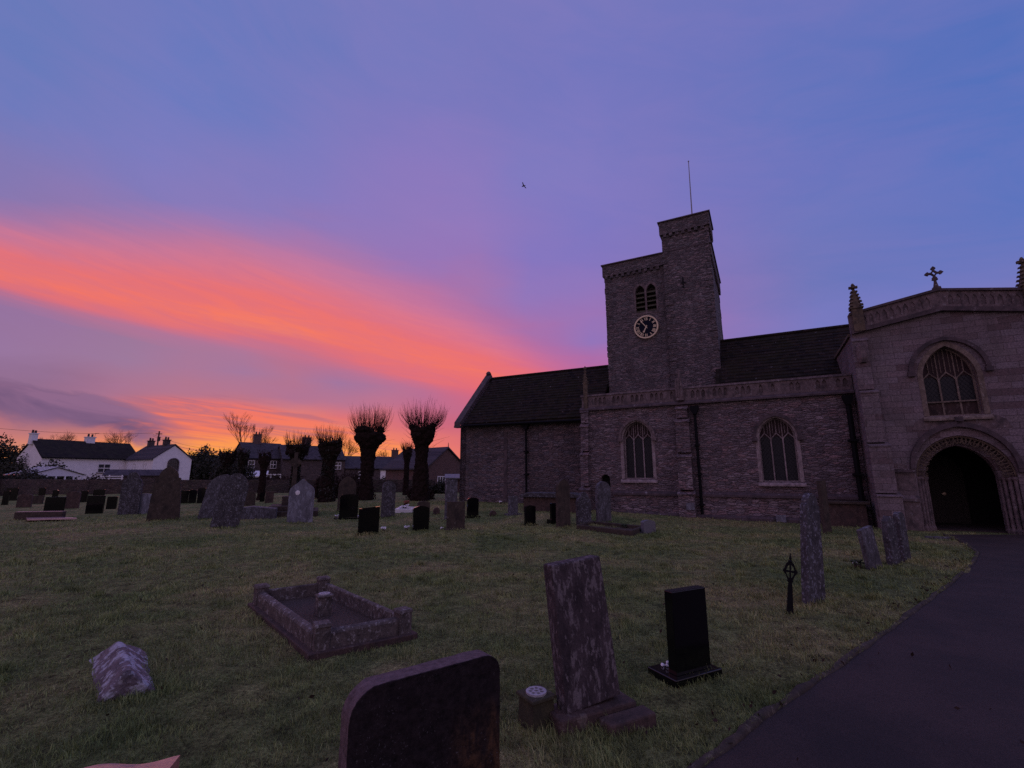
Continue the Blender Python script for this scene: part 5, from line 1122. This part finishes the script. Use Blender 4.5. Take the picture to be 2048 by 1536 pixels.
def pollard(px, base, headpy, wpx, neckpx, toppy, label, seed, n=130, lean=0, basepx=None, ivy=0, forks=1, fan=.8):
    r = random.Random(seed); P = G(px, base); D = P.y; k = D / FPX / math.cos(PITCH) * 1.0; T = thing('pollard_tree', label, 'tree', tuple(P), 0, 'pollarded limes along the churchyard edge')
    zh = zat(px, headpy, P) - P.z; wh = wpx * k / 2; wn_ = neckpx * k / 2 * .84; wb = (basepx or neckpx * 1.2) * k / 2 * .84; zt = zat(px, toppy, P) - P.z
    b = MB(); prof = []
    for q in np.linspace(0, 1, 22):
        if q < .12: w_ = wb * (1.25 - 2 * q)
        elif q < .6: w_ = np.interp(q, [.12, .35, .6], [wb, wb * .95, wn_])
        else: w_ = np.interp(q, [.6, .74, .84, .93, 1], [wn_, wn_ * 1.12, wh * .86, wh * 1.02, wh * .9])
        prof.append((w_, q * zh - .1))
    b.lathe(prof, 16, 0, 0, .10, r)
    tr = b.build('trunk', 'burr', T, smooth=True)
    md = tr.modifiers.new('sub', 'SUBSURF'); md.levels = md.render_levels = 2
    tx = bpy.data.textures.get('burr') or bpy.data.textures.new('burr', 'CLOUDS'); tx.noise_scale = .22; md = tr.modifiers.new('d', 'DISPLACE'); md.texture = tx; md.strength = min(.22, wh * .32); md.mid_level = .5; md.texture_coords = 'GLOBAL'
    b = MB()
    for i in range(16):   # knuckles round the head
        a = i * .39 + r.uniform(-.15, .15); k_ = wh * r.uniform(.2, .34); q_ = wh * r.uniform(.72, .95); zz = zh - r.uniform(-.04, .30) * (1 if i % 3 else 2)
        b.lathe([(k_ * .35, zz - k_ * 1.1), (k_, zz - k_ * .3), (k_ * .9, zz + k_ * .4), (k_ * .4, zz + k_ * .8)], 7, q_ * math.cos(a), q_ * math.sin(a), .2, r)
    b.build('knuckles', 'burr', T)
    b = MB(); twigs(b, r, (0, 0, zh - .05), int(n * 1.5), (zt - zh) * 1.2, fan, .010, 1.0, wh * .95, wh * .85, forks)
    for i in range(int(n * .22)):   # side shoots
        a = r.uniform(0, 6.28); z_ = r.uniform(.62, .97) * zh; d = Vector((math.cos(a), math.sin(a), r.uniform(.2, 1.1))).normalized(); s_ = Vector((math.cos(a) * wh * .8, math.sin(a) * wh * .8, z_)); b.tube([s_, s_ + d * (zt - zh) * r.uniform(.3, .7)], [.008, .003], 3)
    b.build('shoots', 'twig', T)
    g = np.random.default_rng(seed); pp = []
    for z_, w_ in [(zh * q, np.interp(q, [0, .6, .74, .84, 1], [wb, wn_, wn_ * 1.1, wh * .86, wh])) for q in np.linspace(.05, 1, 14)]:
        m_ = 60 if not ivy else 150; a = g.uniform(0, 2 * np.pi, m_); rr = w_ * g.uniform(.9, 1.06 + ivy * .22, m_); pp.append(np.stack([rr * np.cos(a), rr * np.sin(a), z_ + g.normal(0, zh * .04, m_)], 1))
    leaves('ivy' if ivy else 'burr_shoots', 'scrub' if not ivy else 'ivy', np.concatenate(pp), .05 if not ivy else .08, T, seed); return T
pollard(731, 1000, 860, 54, 31, 812, 'large pollard with flared head and dense upright shoots, third from the chancel', 1, 190, basepx=29, fan=.6)
pollard(840, 1001, 852, 47, 27, 798, 'tall thick pollard with a wide fan of twigs, nearest the chancel corner', 2, 200, basepx=38, fan=1.15)
pollard(811, 990, 896, 18, 11, 878, 'thin distant pollard between the two big ones', 3, 60)
pollard(652, 1003, 886, 40, 24, 848, 'stout pollard with a domed mass of burrs and wiry twigs', 4, 130, basepx=34, ivy=.3)
pollard(587, 995, 890, 38, 16, 860, 'ivy-darkened pollard left of the stout domed one', 5, 110, ivy=.5)
pollard(521, 1000, 908, 22, 13, 896, 'slender clipped pollard below the terrace chimney', 6, 30)
pollard(478, 996, 905, 18, 14, 896, 'dark ivy-clad pollard right of its twin near the bare birch', 7, 30, ivy=.4)
pollard(446, 996, 905, 28, 14, 893, 'dark ivy-clad pollard left of its twin near the bare birch', 8, 40, ivy=.5)
def baretree(px, basepy, toppy, Y, label, seed, spread=.6, depth=6, wide=1., rad=.16, name='bare_tree'):
    r = random.Random(seed); P = at(px, basepy, Y); P.z = 0; hh = zat(px, toppy, P); T = thing(name, label, 'tree', (P.x, P.y, 0)); b = MB(); tk = MB()
    def grow(p, d, L_, ra, dep):
        q = p + d * L_; (tk if dep >= depth - 1 else b).tube([p, p.lerp(q, .5) + Vector((r.gauss(0, .04), r.gauss(0, .04), 0)) * L_, q], [ra, ra * .85, ra * .7], 4 if dep > 2 else 3)
        if dep == 0: return
        for k in range(3 if dep > 1 else 3):
            a = r.uniform(0, 6.28); t_ = spread * r.uniform(.4, 1.1) * (0.35 if k == 0 else 1); nd = (d + Vector((math.cos(a) * t_ * wide, math.sin(a) * t_ * wide, r.uniform(-.1, .35)))).normalized(); grow(p.lerp(q, r.uniform(.6, 1) if k else 1), nd, L_ * r.uniform(.62, .82), max(ra * .58, .012), dep - 1)
    tot = sum(.74 ** k for k in range(depth + 1)) * .93; grow(Vector((0, 0, -.3)), Vector((0, 0, 1)), hh / tot, rad, depth)
    tk.build('trunk', 'bark', T); b.build('branches', 'twig', T)
baretree(480, 950, 826, 95, 'tall bare birch standing behind the churchyard wall, left of the terrace chimney', 21, .5, 6, 1, .2)
baretree(505, 950, 850, 95, 'smaller bare birch with drooping crown right of the tall one', 22, .55, 6, 1, .12)
baretree(240, 950, 858, 100, 'rounded bare tree behind the roof of the long white cottage', 23, .75, 6, 1.2, .25)
baretree(84, 950, 862, 110, 'faint bare tree behind the left chimney of the long white cottage', 24, .7, 6, 1.2, .2)
baretree(118, 950, 864, 110, 'faint bare tree right of another one behind the cottage roof', 25, .7, 6, 1.2, .2)
baretree(562, 950, 884, 110, 'small bare tree above the terrace roof left of the ivy pollard', 26, .6, 5, 1, .15)
baretree(690, 950, 880, 110, 'bare treetop between the domed pollard and the large flared one', 27, .6, 6, 1.2, .2)
baretree(775, 950, 893, 120, 'low bare treetop behind the right terrace roof', 28, .6, 6, 1.2, .2)
baretree(425, 950, 893, 100, 'low bare tree between the dark evergreens and the birch', 29, .6, 5, 1.2, .15)
def bush(px, basepy, toppy, wpx, Y, label, seed, mat='hedge', n=2500, size=.12, cat='bush', name='bush', depth=1.5, lumps=7):
    r = np.random.default_rng(seed); P = at(px, basepy, Y); k = Y / FPX / math.cos(PITCH); hh = zat(px, toppy, P); w_ = wpx * k / 2; pp = []
    for i in range(lumps):
        f = (i + .5) / lumps * 2 - 1; x = f * w_ * .82; rz_ = hh * (1 - .35 * abs(f)) * r.uniform(.45, .6); pp.append(blob(r, (x, r.uniform(-.5, .5) * depth, rz_ * 1.0), (w_ / lumps * 1.7, depth * .8, rz_), n // lumps, .3))
    T = thing(name, label, cat, (P.x, P.y, 0)); leaves('crown', mat, np.concatenate(pp), size, T, seed)
    b = MB()
    for i in range(lumps): f = (i + .5) / lumps * 2 - 1; b.tube([(f * w_ * .6, 0, -.5), (f * w_ * .8, 0, hh * .6)], [.07, .03], 5)
    b.build('trunk', 'bark', T); return T
bush(10, 985, 882, 70, 75, 'dark rounded tree mass at the far left edge behind the wall', 31, n=6000, size=.22, cat='tree', name='evergreen_tree', depth=3)
bush(50, 980, 912, 120, 62, 'dark hedge left of the long white cottage gable', 32, n=5000, size=.16, cat='hedge', name='hedge', depth=2)
bush(92, 980, 922, 80, 52, 'sprawling evergreen bush above the glass conservatory', 33, n=4500, size=.14, depth=1.5)
bush(30, 985, 935, 150, 42, 'broad dark bush behind the wall at far left', 34, n=5000, size=.12, depth=1.2)
bush(190, 985, 953, 60, 43, 'low dark shrub under the cottage window behind the wall', 35, n=3500, size=.11, mat='scrub', depth=1)
bush(398, 985, 893, 56, 90, 'dark evergreen tree right of the white gable house', 36, n=6000, size=.25, cat='tree', name='evergreen_tree', depth=3)
bush(420, 985, 906, 60, 80, 'lower dark evergreen beside the taller one right of the white house', 37, n=4500, size=.22, cat='tree', name='evergreen_tree', depth=2.5)
bush(330, 988, 955, 110, 43, 'low dark hedge below the white gable house', 38, n=3000, size=.1, cat='hedge', name='hedge', depth=1)
bush(458, 988, 900, 74, 60, 'dark ivy-covered thicket behind the left twin pollards', 39, 'ivy', 6000, .14, depth=2)
bush(560, 990, 945, 120, 40, 'brown scrub between the slender and ivy pollards', 40, 'scrub', 3500, .09)
bush(652, 1000, 940, 52, 29, 'dense brown sprouts round the foot of the stout domed pollard', 41, 'scrub', 5000, .06, depth=.7)
bush(700, 990, 938, 50, 38, 'dim brown scrub behind the arched brown headstone', 42, 'scrub', 2500, .08)
bush(842, 1003, 962, 56, 28, 'brown sprouts round the foot of the tall thick pollard', 43, 'scrub', 2500, .06, depth=.7)
bush(731, 1001, 968, 42, 28, 'brown sprouts round the foot of the large flared pollard', 44, 'scrub', 1800, .06, depth=.6)
bush(776, 985, 952, 70, 60, 'dark hedge below the white flat-roofed block', 45, n=2500, size=.12, cat='hedge', name='hedge')
bush(880, 985, 962, 50, 36, 'dark clipped hedge in front of the brick gabled schoolroom', 46, n=2500, size=.09, cat='hedge', name='hedge', depth=.5)
hb_ = MB()
rr_ = random.Random(5); n_ = 60; vs = []
for i in range(n_ + 1):
    x = -330 + i * 11; y = 420 + 12 * math.sin(i * .5); z_ = 6 + 4 * math.sin(i * .21 + 1) + rr_.uniform(-.8, .8) + (9 if i < 9 else 0); vs += [(x, y, -2), (x, y + 20, z_), (x, y + 140, -2)]
fs = []
for i in range(n_): fs += [(i*3, i*3+3, i*3+4, i*3+1), (i*3+1, i*3+4, i*3+5, i*3+2)]
hb_.add(vs, fs); hb_.build('hills', 'hedge', kind='structure')

# ------------------------------------------------------------------ grass
def grass():
    r = np.random.default_rng(8)
    def ring(n, r0, r1, a0=-62, a1=62):
        rr = np.sqrt(r.uniform(r0 * r0, r1 * r1, n)); a = np.radians(r.uniform(a0, a1, n)); return rr * np.sin(a), rr * np.cos(a)
    XS, YS, HS = [], [], []
    for n, r0, r1, hh in ((110000, 1.6, 5, .036), (100000, 5, 9, .042), (80000, 9, 16, .05), (45000, 16, 26, .06)):
        x, y = ring(n, r0, r1); XS.append(x); YS.append(y); HS.append(np.full(n, hh))
    x, y, h_ = np.concatenate(XS), np.concatenate(YS), np.concatenate(HS)
    # long grass left by the mower round stones and along the path edge
    tuft = []
    for q in [(.56, 3.4, .5, 900), (.6, 3.2, .6, 1400), (-.6, 2.6, .5, 500), (.0, 2.75, .35, 700), (-3.1, 4.1, .42, 700), (1.45, 4.1, .4, 500), (4.1, 6.7, .35, 600), (-2.2, 5.6, 1.1, 1100)] : tuft.append(q)
    for tx_, ty_, rad, m_ in tuft:
        xx = tx_ + r.normal(0, rad * .5, m_); yy = ty_ + r.normal(0, rad * .5, m_); x = np.concatenate([x, xx]); y = np.concatenate([y, yy]); h_ = np.concatenate([h_, np.full(m_, .055)])
    for sx0, sy0, w0, yw in STONES:
        D_ = math.hypot(sx0, sy0)
        if D_ > 24 or (sx0 + .47) ** 2 + (sy0 - 2.84) ** 2 < .01 and 0: continue
        m_ = int(260 * w0); q_ = r.uniform(-.5, .5, m_) * w0; t_ = np.sign(r.uniform(-1, 1, m_)) * (.06 + np.abs(r.normal(0, .035, m_))); cy, sy = math.cos(R(yw)), math.sin(R(yw))
        x = np.concatenate([x, sx0 + q_ * cy - t_ * sy]); y = np.concatenate([y, sy0 + q_ * sy + t_ * cy]); h_ = np.concatenate([h_, r.uniform(.05, .10, m_)])
    for _ in range(420):   # uneven clumps
        rr_ = math.sqrt(r.uniform(2, 15**2)); aa_ = math.radians(r.uniform(-58, 50)); m_ = int(r.uniform(25, 110)); sg_ = r.uniform(.03, .12)
        x = np.concatenate([x, rr_ * math.sin(aa_) + r.normal(0, sg_, m_)]); y = np.concatenate([y, rr_ * math.cos(aa_) + r.normal(0, sg_, m_)]); h_ = np.concatenate([h_, np.full(m_, r.uniform(.055, .085))])
    m_ = 5000; i = r.uniform(0, 1, m_); ys = PYS[1] + (13 - PYS[1]) * i ** 1.4 ; xs = np.interp(ys, PYS, PXS) - np.abs(r.normal(0, .05, m_)) + .0
    x = np.concatenate([x, xs]); y = np.concatenate([y, ys]); h_ = np.concatenate([h_, np.full(m_, .045)])
    u_ = (x - CO[0]) * CU[0] + (y - CO[1]) * CU[1]; v_ = (x - CO[0]) * CV[0] + (y - CO[1]) * CV[1]
    keep = (pathmask(x, y) < 1.02) & ~((v_ > -.25) & (u_ > -6) ) & ~((v_ > -1.4) & (u_ > 4)) & ~((v_ > 1.45) & (u_ > -13.7))
    a0, b0, c0, d0 = [np.array(q) for q in KC]
    def inside(px_, py_, poly):
        s_ = None; ok = np.ones_like(px_, bool)
        for i_ in range(4):
            p_, q_ = poly[i_], poly[(i_ + 1) % 4]; ok &= ((q_[0] - p_[0]) * (py_ - p_[1]) - (q_[1] - p_[1]) * (px_ - p_[0])) > 0
        return ok
    keep &= ~inside(x, y, KC) & ~inside(x, y, KC[::-1])
    x, y, h_ = x[keep], y[keep], h_[keep]; n = len(x)
    cl = np.sin(x * 3.1 + 2 * np.sin(y * 2.7)) * np.cos(y * 3.7 + x) * .5 + np.sin(x * 9 + y * 5) * np.cos(y * 11 - x * 4) * .35
    h_ = h_ * (1 + .6 * cl) * r.uniform(.5, 1.35, n); z = gz(x, y) - .012
    a = r.uniform(0, 2 * np.pi, n); ln = r.normal(.5, .35, n) * h_; la = r.normal(2.4, 1.3, n); w_ = .0022 * np.clip(np.hypot(x, y) / 4, 1, 6) * r.uniform(.7, 1.4, n)
    dx, dy = np.cos(a) * w_, np.sin(a) * w_; lx, ly = np.cos(la) * ln, np.sin(la) * ln
    V = np.empty((n, 5, 3)); V[:, 0] = np.stack([x - dx, y - dy, z], 1); V[:, 1] = np.stack([x + dx, y + dy, z], 1)
    V[:, 2] = np.stack([x - dx * .7 + lx * .35, y - dy * .7 + ly * .35, z + h_ * .62], 1); V[:, 3] = np.stack([x + dx * .7 + lx * .35, y + dy * .7 + ly * .35, z + h_ * .62], 1); V[:, 4] = np.stack([x + lx, y + ly, z + h_], 1)
    me = bpy.data.meshes.new('grass'); me.vertices.add(5 * n); me.vertices.foreach_set('co', V.ravel())
    k = np.arange(n)[:, None] * 5; F = np.concatenate([k + np.array([0, 1, 3, 2]), k + np.array([2, 3, 4])], 1)
    me.loops.add(7 * n); me.loops.foreach_set('vertex_index', F.ravel().astype(np.int32)); me.polygons.add(2 * n)
    ls = np.empty((n, 2), np.int32); ls[:, 0] = np.arange(n) * 7; ls[:, 1] = np.arange(n) * 7 + 4; me.polygons.foreach_set('loop_start', ls.ravel()); me.update(calc_edges=True)
    at_ = me.attributes.new('rnd', 'FLOAT', 'POINT'); at_.data.foreach_set('value', np.repeat(r.uniform(0, 1, n), 5).astype(np.float32))
    m, t, b = newmat('grass_blades'); oc = t.n('TexCoord').outputs['Object']; rv = t.n('Attribute', attribute_name='rnd').outputs['Fac']
    n1 = t.noise(oc, .45, 5, .6, .4)
    c = t.ramp(t.m('ADD', t.m('MULTIPLY', rv, .22), t.m('SUBTRACT', n1, .11)), [(.34, c4(.12,.17,.055)), (.5, c4(.20,.24,.085)), (.62, c4(.275,.285,.115)), (.74, c4(.38,.34,.16))])
    c = t.mix(1., c, t.g(t.noise(oc, 4.5, 5, .7), (.33, .4), (.67, 1.6)), 'MULTIPLY')
    t.put(b.inputs['Base Color'], c); b.inputs['Roughness'].default_value = .7; b.inputs['Specular IOR Level'].default_value = .25; me.materials.append(m)
    o = bpy.data.objects.new('grass', me); link(o); o['kind'] = 'stuff'
grass()
# fallen leaves along the path edge
r_ = np.random.default_rng(4); pp = []
ys = r_.uniform(3, 10, 130); xs = np.interp(ys, PYS, PXS) - r_.uniform(-.02, .4, 130); pp = np.stack([xs, ys, gz(xs, ys) + .03], 1)
xs = r_.uniform(-5, 4, 160); ys = r_.uniform(3, 11, 160); pp = np.concatenate([pp, np.stack([xs, ys, gz(xs, ys) + .035], 1)])
leaves('fallen_leaves', plain('dead_leaf', (.16,.10,.06), .8, .5, 3, 0).name if 0 else 'scrub', pp, .022, None, 3, {'kind': 'stuff'})

for o in list(sc.objects):
    if o.parent is None and 'label' in o and 'kind' not in o: o['kind'] = 'thing'
